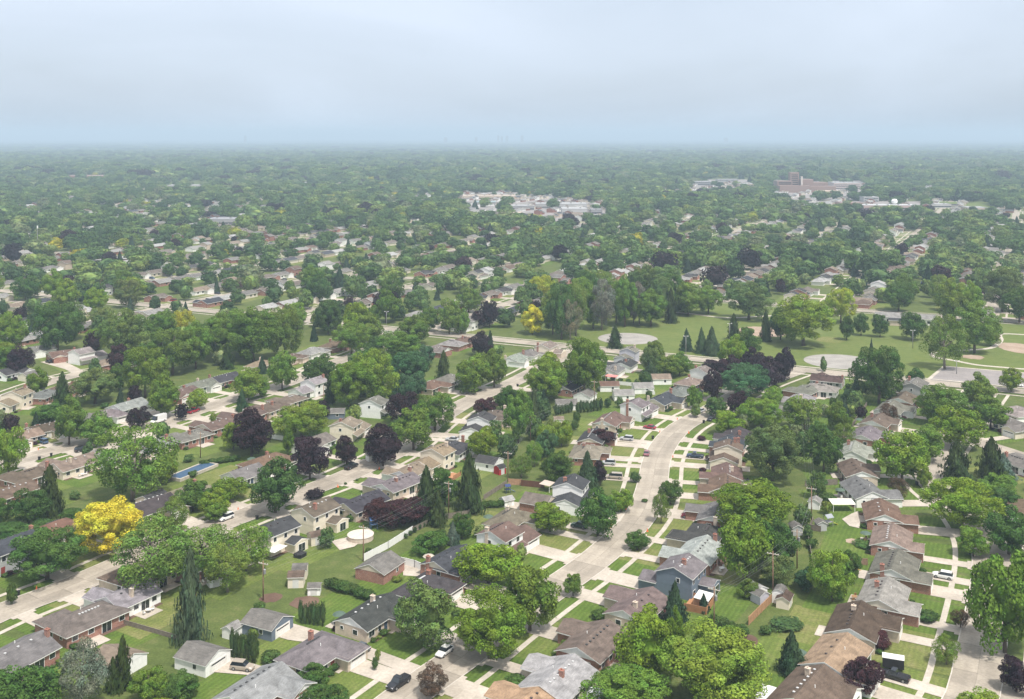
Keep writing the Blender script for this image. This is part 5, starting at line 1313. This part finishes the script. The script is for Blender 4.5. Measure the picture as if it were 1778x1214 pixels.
runA = [(457,1043,9,'utility pole beside slate blue garage, nearest pole on left'),(631,975,9,'utility pole beside round tan pool cover'),(779,892,9,'utility pole between dark pine and purple shrubs'),(882,836,9.2,'utility pole beside the small red barn shed'),(921,768,9,'utility pole behind the tall narrow brownish spruce'),(1032,700,9,'utility pole beside white garage and arborvitae hedge')]
runB = [(1240,1092,9,'utility pole rising behind big yellow-green tree at bottom'),(1342,1037,10.5,'tall utility pole standing beside the cream shed'),(1384,987,9.5,'brown utility pole below dark trees right of centre'),(1409,905,9.5,'utility pole beside white shed and wooden fence'),(1397,745,9.2,'utility pole in backyards left of right hand street roofs')]
runC = [(348,795,8.5,'utility pole by hedge left of reddish long roof'),(562,712,9.5,'utility pole standing beside blue garage'),(258,668,9,'brown utility pole among green trees at left')]
wireN = 0
def wire(a, b, off, dz):
    dx, dy = b[0]-a[0], b[1]-a[1]; l = math.hypot(dx, dy); nx, ny = dy/l*off, -dx/l*off; mb = MB(); P = []
    for i in range(9):
        t = i/8; P.append((a[0]+dx*t+nx, a[1]+dy*t+ny, a[2]+(b[2]-a[2])*t - .45 + dz - 4*t*(1-t)*l*.022))
    for p, q in zip(P[:-1], P[1:]): mb.tube(p, q, .013, .013, 4, cap=False)
    return mb.build('overhead_wire', M['metal'])
for run, nm in ((runA, 'left'), (runB, 'right')):
    pt = [pole_thing(px, py, h, ww_, lab, transformer=(i % 2 == 0)) for i, (px, py, h, lab) in enumerate(run)]
    for i, (a, b) in enumerate(zip(pt[:-1], pt[1:])):
        for off, which in ((-1.2,'left'),(0.5,'middle'),(1.2,'right')):
            tag(wire(a, b, off, 0), f"thin {which} overhead wire in the {ORD[i]} span of the {nm} pole line", 'wire', 'overhead wires')
        tag(wire(a, b, .0, -1.6), f"lowest overhead cable in the {ORD[i]} span of the {nm} pole line", 'wire', 'overhead wires')
for px, py, h, lab in runC: pole_thing(px, py, h, ww_, lab)
for px, py, h, lab in [(1067,600,9,'lamp post in front of dark spruce by left paved circle'),(1191,616,9,'lamp post beside lone spruce near the park road'),(1267,592,9,'lamp post left of ragged pine in the park'),(1585,605,9,'slim lamp post in open grass below white building'),(1661,650,6,'short dark post at the edge of the parking lot'),(671,566,8,'lamp post on the left above white fence, park road')]:
    pole_thing(px, py, h, 0, lab, True, 'lamp_post')
x_, y_ = G(65, 432); ma = empty('antenna_mast', (x_, y_, 0), 0, 'tall thin gray mast rising among trees at far left', 'mast'); a = MB(); a.tube((0,0,0),(0,0,21),.4,.22,8); a.build('mast', M['metal'], ma); a = MB(); a.tube((0,0,19),(0,0,21.5),.6,.6,8); a.build('antenna_head', M['white'], ma)
# ------------------------------------------------------------------ fences
def fence(pix, h, label, mat, col=None, name='fence'):
    root = empty(name, (*G(*pix[0]), 0), 0, label, 'fence', 'backyard fences'); ox, oy = G(*pix[0])
    pts = [(G(*p)[0]-ox, G(*p)[1]-oy) for p in pix]
    for a, b in zip(pts[:-1], pts[1:]):
        l = math.hypot(b[0]-a[0], b[1]-a[1]); ang = math.atan2(b[1]-a[1], b[0]-a[0])
        p = MB(); p.box(0, l, -.025, .025, .08, h); p.box(0, l, -.06, .06, h, h+.06); o = p.build('fence_panel', mat, root); o.location = (a[0], a[1], 0); o.rotation_euler = (0,0,ang); 
        if col: o.color = (*col, 1)
        n = max(1, int(l/2.4))
        for i in range(n+1):
            q = MB(); q.box(-.07,.07,-.08,.08,0,h+.14); o = q.build('post', mat, root); o.location = (a[0]+(b[0]-a[0])*i/n, a[1]+(b[1]-a[1])*i/n, 0)
            if col: o.color = (*col, 1)
GW=(.2,.17,.14); OW=(.38,.22,.12); DW=(.13,.06,.04)
fence([(632,975),(674,953),(716,926)], 1.8, 'white vinyl fence running uphill from utility pole to purple shrubs', M['white'])
fence([(690,979),(720,986),(751,1000)], 1.8, 'white vinyl fence behind dark roofed brick house', M['white'])
fence([(716,926),(760,904),(813,896),(836,876)], 1.5, 'weathered gray wooden fence beside purple shrubs', M['wood'], GW)
fence([(840,868),(880,842)], 1.4, 'low gray fence left of brown fence and gazebo shed', M['wood'], GW)
fence([(883,842),(905,843)], 1.8, 'short light brown fence beside utility pole', M['wood'], (.4,.24,.15)); fence([(905,844),(945,848)], 1.8, 'dark brown board fence behind swing lawn', M['wood'], DW)
fence([(1300,1086),(1344,1042)], 1.8, 'orange wooden fence leading from pale blue shed', M['wood'], OW)
fence([(1398,845),(1454,842)], 1.7, 'weathered fence left of gray and brown roofed houses', M['wood'], GW)
fence([(1474,980),(1506,982)], 1.6, 'light brown fence beside colourful toys at right', M['wood'], (.3,.2,.14)); fence([(1404,920),(1425,924)], 1.5, 'short gray fence by gray playhouse shed', M['wood'], GW)
fence([(1070,668),(1100,671)], 1.5, 'white fence between two pale garages', M['white']); fence([(1100,683),(1137,686)], 1.5, 'white fence below the farthest pale garage', M['white'])
fence([(471,762),(506,768)], 1.6, 'white fence behind purple tree and slate roof', M['white']); fence([(655,578),(695,583)], 1.8, 'white fence along the road left of yellow tree', M['white'])
fence([(1505,705),(1480,742)], 1.5, 'gray fence along backyards of right hand street', M['wood'], GW)
fence([(1410,975),(1402,930),(1412,905)], 1.2, 'low gray fence at lawn edge below right utility poles', M['wood'], GW)
fence([(206,1082),(330,1118)], 1.0, 'low brown garden edging fence across lower left lawns', M['wood'], GW)
# ------------------------------------------------------------------ pools, tubs, awnings, decks
def at(px, py, z=0): x, y = G(px, py, z); return (x, y, 0)
po = empty('swimming_pool', at(626,936), 0, 'round above-ground pool with tan cover beside utility pole', 'pool'); a = MB(); a.lathe([(3.35,0),(3.35,1.2),(3.45,1.22),(3.45,1.28),(3.2,1.28)], 40); a.build('pool_wall', M['tanbrick'], po); a = MB(); a.lathe([(3.18,1.15),(3.18,1.2)], 40); a.build('cover', M['drive'], po)
po = empty('swimming_pool', at(335,821), UANG, 'long blue covered pool with pale rim at left', 'pool'); a = MB()
for b_ in ((-8.3,8.3,-2.8,-2.3),(-8.3,8.3,2.3,2.8),(-8.3,-7.8,-2.3,2.3),(7.8,8.3,-2.3,2.3)): a.box(*b_, 0, .9)
a.build('pool_wall', M['walk'], po); a = MB(); a.box(-7.78,7.78,-2.28,2.28,.2,.8); a.build('cover', M['solar'], po)
tb = empty('hot_tub', at(521,967), UANG, 'black covered hot tub on small patio by white awning', 'hot tub'); a = MB(); a.box(-1.2,1.2,-1.1,1.1,0,.85); a.build('tub_wall', M['black'], tb); a = MB(); a.box(-1.28,1.28,-1.18,1.18,.85,1.0); a.build('cover', M['black'], tb)
def awning(px, py, L, W, h, rz, col, label):
    o = empty('awning', at(px, py, h), rz, label, 'awning', 'patio awnings'); a = MB(); a.prism([(-L/2,-W/2,h-.25),(L/2,-W/2,h-.25),(L/2,W/2,h),(-L/2,W/2,h)], .1); c = a.build('canopy', M['paint'], o); c.color = (*col, 1)
    for sx in (-1,1): a = MB(); a.box(sx*L/2-sx*.25-.06, sx*L/2-sx*.25+.06, -W/2+.1, -W/2+.22, 0, h-.3); a.build('post', M['white'], o)
awning(477,951,5,4,2.5,UANG-math.pi,WH,'white patio awning behind cream two-storey house')
awning(1462,870,6.5,4,2.5,0,(.75,.73,.66),'white patio awning left of gray gable roof on right')
awning(1332,1203,6,3.6,2.4,UANG,WH,'white awning under the big yellow-green tree, bottom right')
awning(1062,652,5,3,2.4,UANG-1.57,(.62,.22,.2),'pink awning on white house beside three pale garages')
awning(1222,1033,4.5,3.4,2.5,UANG,(.76,.74,.7),'cream awning over wooden deck behind blue house')
awning(950,838,4,3.4,2.3,UANG,(.5,.42,.36),'tan pergola awning beside dark brown board fence')
awning(1033,1205,5,3,2.4,UANG+.3,WH,'small white awning beside pale cross-gabled roof at bottom')
dk = empty('deck', at(1213,1054), UANG, 'orange wooden deck with railing behind the blue house', 'deck'); a = MB(); a.box(-3,3,-2.6,2.6,0,.6); a.build('deck_floor', M['deckwood'], dk)
for b_ in ((-3,3,-2.65,-2.58),(2.93,3,-2.57,2.57),(-3,-2.93,-2.57,2.57)): a = MB(); a.box(*b_, .55, 1.6); a.build('railing', M['deckwood'], dk)
dk = empty('deck', at(786,829), UANG, 'small orange-brown deck behind cream split-level house', 'deck'); a = MB(); a.box(-2.4,2.4,-1.6,1.6,0,.6); a.build('deck_floor', M['deckwood'], dk); a = MB(); a.box(-2.4,2.4,-1.66,-1.6,.55,1.5); a.build('railing', M['deckwood'], dk)
# play things
def playset(px, py, cols, label, big=1.0):
    o = empty('playset', at(px, py), .4, label, 'playset'); s = big; a = MB(); a.box(-.9*s,.9*s,-.9*s,.9*s,1.3*s,1.42*s); c = a.build('platform', M['paint'], o); c.color = (*cols[0],1)
    for sx in (-1,1):
        for sy in (-1,1): a = MB(); a.tube((sx*.85*s,sy*.85*s,0),(sx*.85*s,sy*.85*s,2.8*s),.07*s,.07*s,6); c = a.build('post', M['paint'], o); c.color = (*cols[0],1)
    a = MB(); a.prism([(-1.1*s,-1.1*s,2.6*s),(1.1*s,-1.1*s,2.6*s),(1.1*s,0,3.3*s),(-1.1*s,0,3.3*s)], .06); a.prism([(-1.1*s,0.01,3.3*s),(1.1*s,0.01,3.3*s),(1.1*s,1.1*s,2.6*s),(-1.1*s,1.1*s,2.6*s)], .06); c = a.build('canopy', M['paint'], o); c.color = (*cols[1],1)
    a = MB(); a.prism([(.9*s,-.35*s,1.45*s),(.9*s,.35*s,1.45*s),(3.1*s,.35*s,.15),(3.1*s,-.35*s,.15)][::-1], .08); c = a.build('slide', M['paint'], o); c.color = (*cols[2],1)
playset(1186,538,((.1,.32,.28),(.1,.36,.3),(.1,.3,.33)),'teal climbing playset in the park near the trees',2.2)
playset(648,918,((.05,.12,.25),(.05,.12,.28),(.3,.1,.05)),'small blue playset beside gray fence in backyard')
playset(1438,914,((.3,.3,.3),(.28,.3,.33),(.7,.6,.08)),'gray playset with yellow slide in right hand backyard')
playset(1485,993,((.5,.06,.04),(.05,.3,.5),(.7,.45,.05)),'colourful toy playset beside light brown fence',.55)
playset(881,856,((.03,.05,.12),(.03,.05,.14),(.1,.15,.3)),'dark blue playset on lawn beside white gazebo shed',.8)
rp = random.Random(9); CH = MB(); CH.box(-.26,.26,-.26,.26,.38,.44); CH.box(-.26,.26,.22,.28,.44,.95); CHm = CH.mesh('seat', M['paint']); LG = MB()
for q in ((-.22,-.22),(.18,-.22),(-.22,.2),(.18,.2)): pass
LG.box(-.02,.02,-.02,.02,0,.38); LGm = LG.mesh('leg', M['metal']); TT = MB(); TT.lathe([(.65,.7),(.65,.75)], 16); TTm = TT.mesh('table_top', M['paint']); TP = MB(); TP.tube((0,0,0),(0,0,.7),.06,.06,8); TPm = TP.mesh('leg', M['metal']); UM = MB(); UM.lathe([(1.5,2.1),(1.0,2.4),(.05,2.65)], 8); UMm = UM.mesh('parasol', M['paint'])
for hi, (x, y), rz in [p for p in pats if PX(*p[1])[1] > 700][::2]:
    h_ = houses[hi]; ref = h_.get('ref') or 'house'; col = rp.choice([(.7,.7,.68),(.05,.05,.05),(.35,.2,.1)])
    t_ = empty('patio_table', (x, y, .14), rz, f"small round patio table behind {ref}", 'patio table', 'patio tables'); a = bpy.data.objects.new('table_top', TTm); a.color = (*col,1); link(a, t_); a = bpy.data.objects.new('leg', TPm); link(a, t_)
    if rp.random() < .35: a = bpy.data.objects.new('parasol', UMm); a.color = (*rp.choice([(.2,.06,.05),(.45,.4,.33),(.08,.12,.09)]),1); link(a, t_)
    for q, wd in ((-1,'left'),(1,'right')):
        c_ = empty('patio_chair', (x+math.cos(rz)*q*1.15, y+math.sin(rz)*q*1.15, .14), rz-q*1.57, f"{wd} patio chair at table behind {ref}", 'patio chair', 'patio chairs'); a = bpy.data.objects.new('seat', CHm); a.color = (*col,1); link(a, c_)
        for lx in (-.22,.22):
            for ly in (-.22,.22): a = bpy.data.objects.new('leg', LGm); a.location = (lx, ly, 0); link(a, c_)
# bins and cones at the kerb
def snap_kerb(px, py, extra=.7):
    x, y = G(px, py); d, k, s_, (tx, ty), side = nearest(x, y); n = (ty*side, -tx*side); q = ST[k]['hw'] + extra
    return (x + n[0]*(q-d), y + n[1]*(q-d), .05)
BIN = None
for i, (px, py, wh) in enumerate([(35,1036,'left edge of diagonal street'),(438,900,'diagonal street under dark green tree'),(72,800,'far left end of second left street'),(89,793,'driveway end on second left street'),(1716,967,'right hand street below big tree'),(1606,843,'right hand street below small bright tree'),(1104,866,'left kerb below small bright green tree'),(1138,763,'left kerb near the maroon car'),(1240,738,'right kerb at north end of curving street'),(830,681,'diagonal street left of small tree'),(893,671,'diagonal street beyond the small tree')]):
    o = empty('trash_bin', snap_kerb(px, py), i*.7, f"dark trash bin at the {wh}", 'trash bin', 'trash bins at the kerb')
    a = MB(); a.v = [(-.25,-.28,0),(.25,-.28,0),(.25,.28,0),(-.25,.28,0),(-.32,-.36,1),(.32,-.36,1),(.32,.36,1),(-.32,.36,1)]; a.f = [(3,2,1,0),(4,5,6,7),(0,1,5,4),(1,2,6,5),(2,3,7,6),(3,0,4,7)]; a.m = [0]*6
    a.build('bin_body', M['black'], o); a = MB(); a.box(-.36,.36,-.4,.42,1.0,1.08); a.build('lid', M['black'], o)
for i, (px, py, wh) in enumerate([(67,1026,'by driveway on lower left of diagonal street'),(586,846,'near crossing driveway on diagonal street'),(653,814,'under purple tree on diagonal street'),(1129,924,'right kerb beside rounded dark tree'),(1095,886,'left kerb opposite white blossoming tree'),(1162,794,'right kerb opposite the maroon car'),(1200,753,'right kerb at driveway below dark roof'),(1186,731,'left kerb close to the dark red sedan'),(1155,752,'left kerb below the dark red sedan'),(76,785,'driveway mouth on second left street'),(1071,918,'left kerb below dark round tree'),(1684,1082,'right hand street by reddish small tree'),(418,887,'diagonal street behind leafy light trees')]):
    o = empty('traffic_cone', snap_kerb(px, py, .4), 0, f"small orange traffic cone at {wh}", 'traffic cone', 'orange cones at the kerbs')
    a = MB(); a.box(-.28,.28,-.28,.28,0,.06); a.build('base', M['orange'], o); a = MB(); a.lathe([(.22,.06),(.14,.4),(.05,.85)], 10); a.build('cone', M['orange'], o)
# ------------------------------------------------------------------ larger buildings
def flat_building(x0, x1, yb, hm, depth, roofc, wallc, label, cat='building', rz=0, name='commercial_building', brick=False):
    a = G(x0, yb); b = G(x1, yb); cx = (a[0]+b[0])/2; L = b[0]-a[0]; o = empty(name, (cx, a[1]+depth/2, 0), rz, label, cat)
    w = MB(); w.box(-L/2, L/2, -depth/2, depth/2, 0, hm); c = w.build('wall', M['brick'] if brick else M['paint'], o); c.color = (*wallc, 1)
    r = MB(); r.box(-L/2+.3, L/2-.3, -depth/2+.3, depth/2-.3, hm-.3, hm+.05)
    for q in ((-L/2-.1,L/2+.1,-depth/2-.1,-depth/2+.3),(-L/2-.1,L/2+.1,depth/2-.3,depth/2+.1),(-L/2-.1,-L/2+.3,-depth/2+.3,depth/2-.3),(L/2-.3,L/2+.1,-depth/2+.3,depth/2-.3)): r.box(*q, hm-.2, hm+.5)
    c = r.build('roof', M['paint'], o); c.color = (*roofc, 1)
    for i in range(max(1, int(L/14))): u = MB(); x = -L/2 + (i+.5)*L/max(1, int(L/14)); u.box(x-1.2, x+1.2, -1, 1, hm, hm+1.4); u.build('roof_unit', M['metal'], o)
    nf = max(1, int(hm/3.6))
    for k in range(nf): g = MB(); g.box(-L/2+1, L/2-1, -depth/2-.04, -depth/2+.05, k*3.5+1.1, k*3.5+2.5); g.build('window_band', M['glass'], o)
    return o
W1=(.4,.4,.4); G1=(.27,.27,.28); T1=(.5,.42,.34); B1=(.3,.16,.13)
for a_ in [
 (803,894,346,5.5,30,T1,T1,'long tan flat building, farthest of the shopping strip'),
 (823,860,357,5,24,(.3,.38,.38),G1,'gray-green flat building left of shopping strip middle'),
 (886,928,365,6,26,W1,G1,'gray walled flat building at centre of shopping strip'),
 (930,1019,362,6.5,32,W1,W1,'longest white flat building of the shopping strip'),
 (976,1020,372,7,34,W1,W1,'white flat building nearest right in the shopping strip'),
 (867,907,377,5,20,T1,T1,'tan flat building nearest left in the shopping strip'),
 (803,826,367,5,20,G1,W1,'small gray and white building at left end of strip'),
 (1026,1046,372,6,20,G1,G1,'gray flat building at right end of the shopping strip'),
 (290,351,329,8,30,W1,(.5,.48,.45),'white apartment row among trees at upper left'),
 (0,24,309,7,40,W1,G1,'low white building at left edge near the horizon'),
 (118,182,310,7,30,(.5,.36,.32),B1,'long reddish low building at upper left'),
 (358,430,390,6,34,G1,G1,'long gray school-like roof among trees, left of centre'),
 (781,809,278,12,60,W1,W1,'far white warehouse left of skyline centre'),
 (957,967,259,22,80,W1,W1,'tiny white building close to horizon right of skyline'),
 (1200,1240,322,8,30,W1,G1,'pale commercial building, leftmost of row left of hospital'),
 (1246,1282,318,8,26,G1,W1,'gray roofed commercial building, middle of row left of hospital'),
 (1284,1310,326,8,30,W1,T1,'pale commercial building nearest the brick hospital'),
 (1448,1494,329,13,40,W1,(.5,.42,.4),'white topped hospital wing right of brick tower'),
 (1461,1499,361,7,30,(.3,.22,.2),B1,'low brown school building below the hospital'),
 (1500,1526,351,8,24,W1,W1,'small white building with dark front right of hospital'),
 (1500,1593,364,6,24,(.5,.5,.5),(.4,.3,.28),'long gray and brown school roof below hospital'),
 (1617,1654,361,5,24,W1,W1,'white low building by green field at upper right'),
 (1681,1715,367,5,24,W1,(.5,.4,.36),'white low building right of green field'),
 ]: flat_building(*a_)
def gp2(name, pix, z, mat): return gpoly(name, pix, z, M[mat])
for q in LOTS[:4] : gp2('parking_lot', [(p[0], p[1]) for p in q][::-1], .13, 'asphalt')
gp2('sports_field', [(1612,350),(1722,352),(1722,360),(1612,358)][::-1], .14, 'park')
hp = empty('hospital', (*G(1420, 334), 0), 0, 'red brick hospital with a tall square tower near upper right', 'hospital')
s_ = 1800*105/(334-HY)/1800  # metres per photo pixel there
def hbox(nm, x0, x1, h, y0, y1, mat='brick', col=None):
    a = MB(); a.box((x0-1420)*s_, (x1-1420)*s_, y0, y1, 0, h); c = a.build(nm, M['paint' if mat == 'brick' else mat], hp); c.color = (.26,.18,.155,1)
    if col: c.color = (*col, 1)
    return c
hbox('tower', 1376, 1391, 37, 14, 30); hbox('wing', 1350, 1376, 21, 0, 30); hbox('wing', 1391.2, 1414, 24, 6, 34); hbox('wing', 1350, 1404, 13, -16, -.2); hbox('wing', 1404.2, 1448, 12, -12, 4); hbox('wing', 1414.2, 1440, 18, 8, 40); hbox('wing', 1410, 1450, 5, -40, -18, 'paint', (.55,.45,.36)); hbox('stair_tower', 1391.5, 1394, 30, 1, 5.5, 'paint', (.6,.55,.5))
for k in range(8): a = MB(); a.box((1378-1420)*s_, (1389-1420)*s_, 13.9, 14.1, 6+k*3.6, 7.6+k*3.6); a.build('window_band', M['glass'], hp)
for k in range(4): a = MB(); a.box((1352-1420)*s_, (1374-1420)*s_, -.08, .1, 14+k*2.2 if k < 3 else 18, 15+k*2.2 if k < 3 else 19); a.build('window_band', M['glass'], hp)
wt = empty('water_tank', (*G(1553, 362), 0), 0, 'small white tank tower beside green field upper right', 'tank'); a = MB(); a.lathe([(1.5,0),(1.2,6),(4,8),(4.5,11),(3,13.5),(.3,14)], 16); a.build('tank', M['white'], wt)
for i, (px, ty, w_, lab) in enumerate([(426,237,4,'lone faint tower on horizon, leftmost'),(773,242,6,'low faint tower left of skyline cluster'),(826,241,5,'short faint tower second left of cluster'),(865,236,4,'faint tower, left one of skyline cluster'),(871,238,4,'faint tower, second of skyline cluster'),(880,237,5,'faint tower, third of skyline cluster'),(907,236,5,'faint tower standing right of skyline cluster'),(1273,243,7,'low faint tower on horizon right of centre')]):
    Y = 12500; m_ = Y/F; x = (px-CX)*m_; h = H + (247-ty)*m_*.62 - 38; o = empty('skyscraper', (x, Y+i*60, 0), 0, lab, 'skyscraper', 'towers on the horizon')
    a = MB(); a.box(-w_*m_/2, w_*m_/2, -14, 14, 0, h); c = a.build('tower', M['paint'], o); c.color = (.3,.33,.36,1); a = MB(); a.box(-w_*m_/4, w_*m_/4, -8, 8, h, h+5); c = a.build('roof_structure', M['paint'], o); c.color = (.2,.2,.22,1)
# white park building
b_ = empty('community_building', at(1572, 560), math.atan2(V[1], V[0]) + .12, 'white community building with long pale roof at back of park', 'community building'); a = MB(); a.box(-16,16,-6,6,0,3.6); c = a.build('wall', M['siding'], b_); c.color = (.74,.74,.72,1)
a = MB(); gable(a, -16, 16, -6, 6, 3.6, .28); c = a.build('roof', [M['shingle'], M['trim']], b_); c.color = (*ROOF['lgray'], 1)
for i in range(7): a = MB(); a.box(-14+i*4.2,-12+i*4.2,-6.06,-5.95,1,2.4); a.build('window', M['glass'], b_)
a = MB(); a.box(-9,3,-13,-6.05,0,3.0); c = a.build('entrance_wing', M['tanbrick'], b_); a = MB(); gable(a, -9, 3, -13, -6.1, 3.0, .25, ohg=.1); c = a.build('wing_roof', [M['shingle'], M['trim']], b_); c.color = (*ROOF['dgray'], 1)

# ------------------------------------------------------------------ haze, light, sky, camera
hz = MB(); hz.box(-41000, 41000, -1000, 41000, -1, 200); hm, nt, b = new_mat('haze'); nt.nodes.remove(b)
pv = N(nt, 'ShaderNodeVolumePrincipled'); pv.inputs['Color'].default_value = (.66,.84,1,1); pv.inputs['Density'].default_value = 1.8e-4; pv.inputs['Anisotropy'].default_value = .0
nt.links.new(pv.outputs[0], nt.nodes['Material Output'].inputs['Volume']); ho = hz.build('haze', hm); tag(ho, kind='stuff', label='thin blue haze over the far suburbs', cat='haze')

sun_dir = Vector((.26, -.38, .88)).normalized(); el = math.asin(sun_dir.z); az = math.atan2(sun_dir.x, sun_dir.y)
ld = bpy.data.lights.new('sun', 'SUN'); ld.energy = 3.7; ld.angle = math.radians(4); ld.color = (1, .95, .88); lo = bpy.data.objects.new('sun', ld); link(lo)
lo.rotation_euler = sun_dir.to_track_quat('Z', 'Y').to_euler()
w = bpy.data.worlds.new('World'); bpy.context.scene.world = w; w.use_nodes = True; nt = w.node_tree; bg = nt.nodes['Background']
sk = N(nt, 'ShaderNodeTexSky'); sk.sky_type = 'NISHITA'; sk.sun_disc = False; sk.sun_elevation = el; sk.sun_rotation = az; sk.dust_density = 3.5; sk.altitude = 100
tc = N(nt, 'ShaderNodeTexCoord'); mp = N(nt, 'ShaderNodeMapping'); mp.inputs['Scale'].default_value = (1.0, 1.0, 3.4); nt.links.new(tc.outputs['Generated'], mp.inputs[0])
nz = N(nt, 'ShaderNodeTexNoise'); nz.inputs['Scale'].default_value = 1.9; nz.inputs['Detail'].default_value = 7; nz.inputs['Roughness'].default_value = .48; nz.inputs['Distortion'].default_value = .5; nt.links.new(mp.outputs[0], nz.inputs['Vector'])
mr = N(nt, 'ShaderNodeMapRange'); mr.inputs['From Min'].default_value = .35; mr.inputs['From Max'].default_value = .68; mr.inputs['To Min'].default_value = .62; mr.inputs['To Max'].default_value = 1.0; nt.links.new(nz.outputs['Fac'], mr.inputs['Value'])
mx = N(nt, 'ShaderNodeMix', data_type='RGBA'); nt.links.new(mr.outputs[0], mx.inputs['Factor']); nt.links.new(sk.outputs[0], mx.inputs[6]); 
gm = N(nt, 'ShaderNodeNewGeometry'); dp = N(nt, 'ShaderNodeVectorMath', operation='DOT_PRODUCT'); dp.inputs[1].default_value = tuple(sun_dir); nt.links.new(tc.outputs['Generated'], dp.inputs[0])
gr = N(nt, 'ShaderNodeMapRange', interpolation_type='SMOOTHSTEP'); gr.inputs['From Min'].default_value = .1; gr.inputs['From Max'].default_value = 1; gr.inputs['To Min'].default_value = 0; gr.inputs['To Max'].default_value = 1
nt.links.new(dp.outputs['Value'], gr.inputs['Value']); cs = N(nt, 'ShaderNodeMix', data_type='RGBA'); cs.inputs[6].default_value = (5.75, 6.45, 7.5, 1); cs.inputs[7].default_value = (9.6, 9.3, 8.9, 1); nt.links.new(gr.outputs[0], cs.inputs['Factor']); nt.links.new(cs.outputs[2], mx.inputs[7])
nt.links.new(mx.outputs[2], bg.inputs['Color']); bg.inputs['Strength'].default_value = .1
cd = bpy.data.cameras.new('camera'); cam = bpy.data.objects.new('camera', cd); link(cam); cam.location = (0, 0, H); cam.rotation_euler = (math.pi/2, 0, 0)
cd.sensor_width = 36; cd.sensor_fit = 'HORIZONTAL'; cd.lens = 36*F/1778; cd.shift_y = -(607-HY)/1778; cd.clip_start = 1; cd.clip_end = 100000
sc = bpy.context.scene; sc.camera = cam; sc.view_settings.view_transform = 'Standard'; sc.view_settings.look = 'None'; sc.view_settings.exposure = 0.48
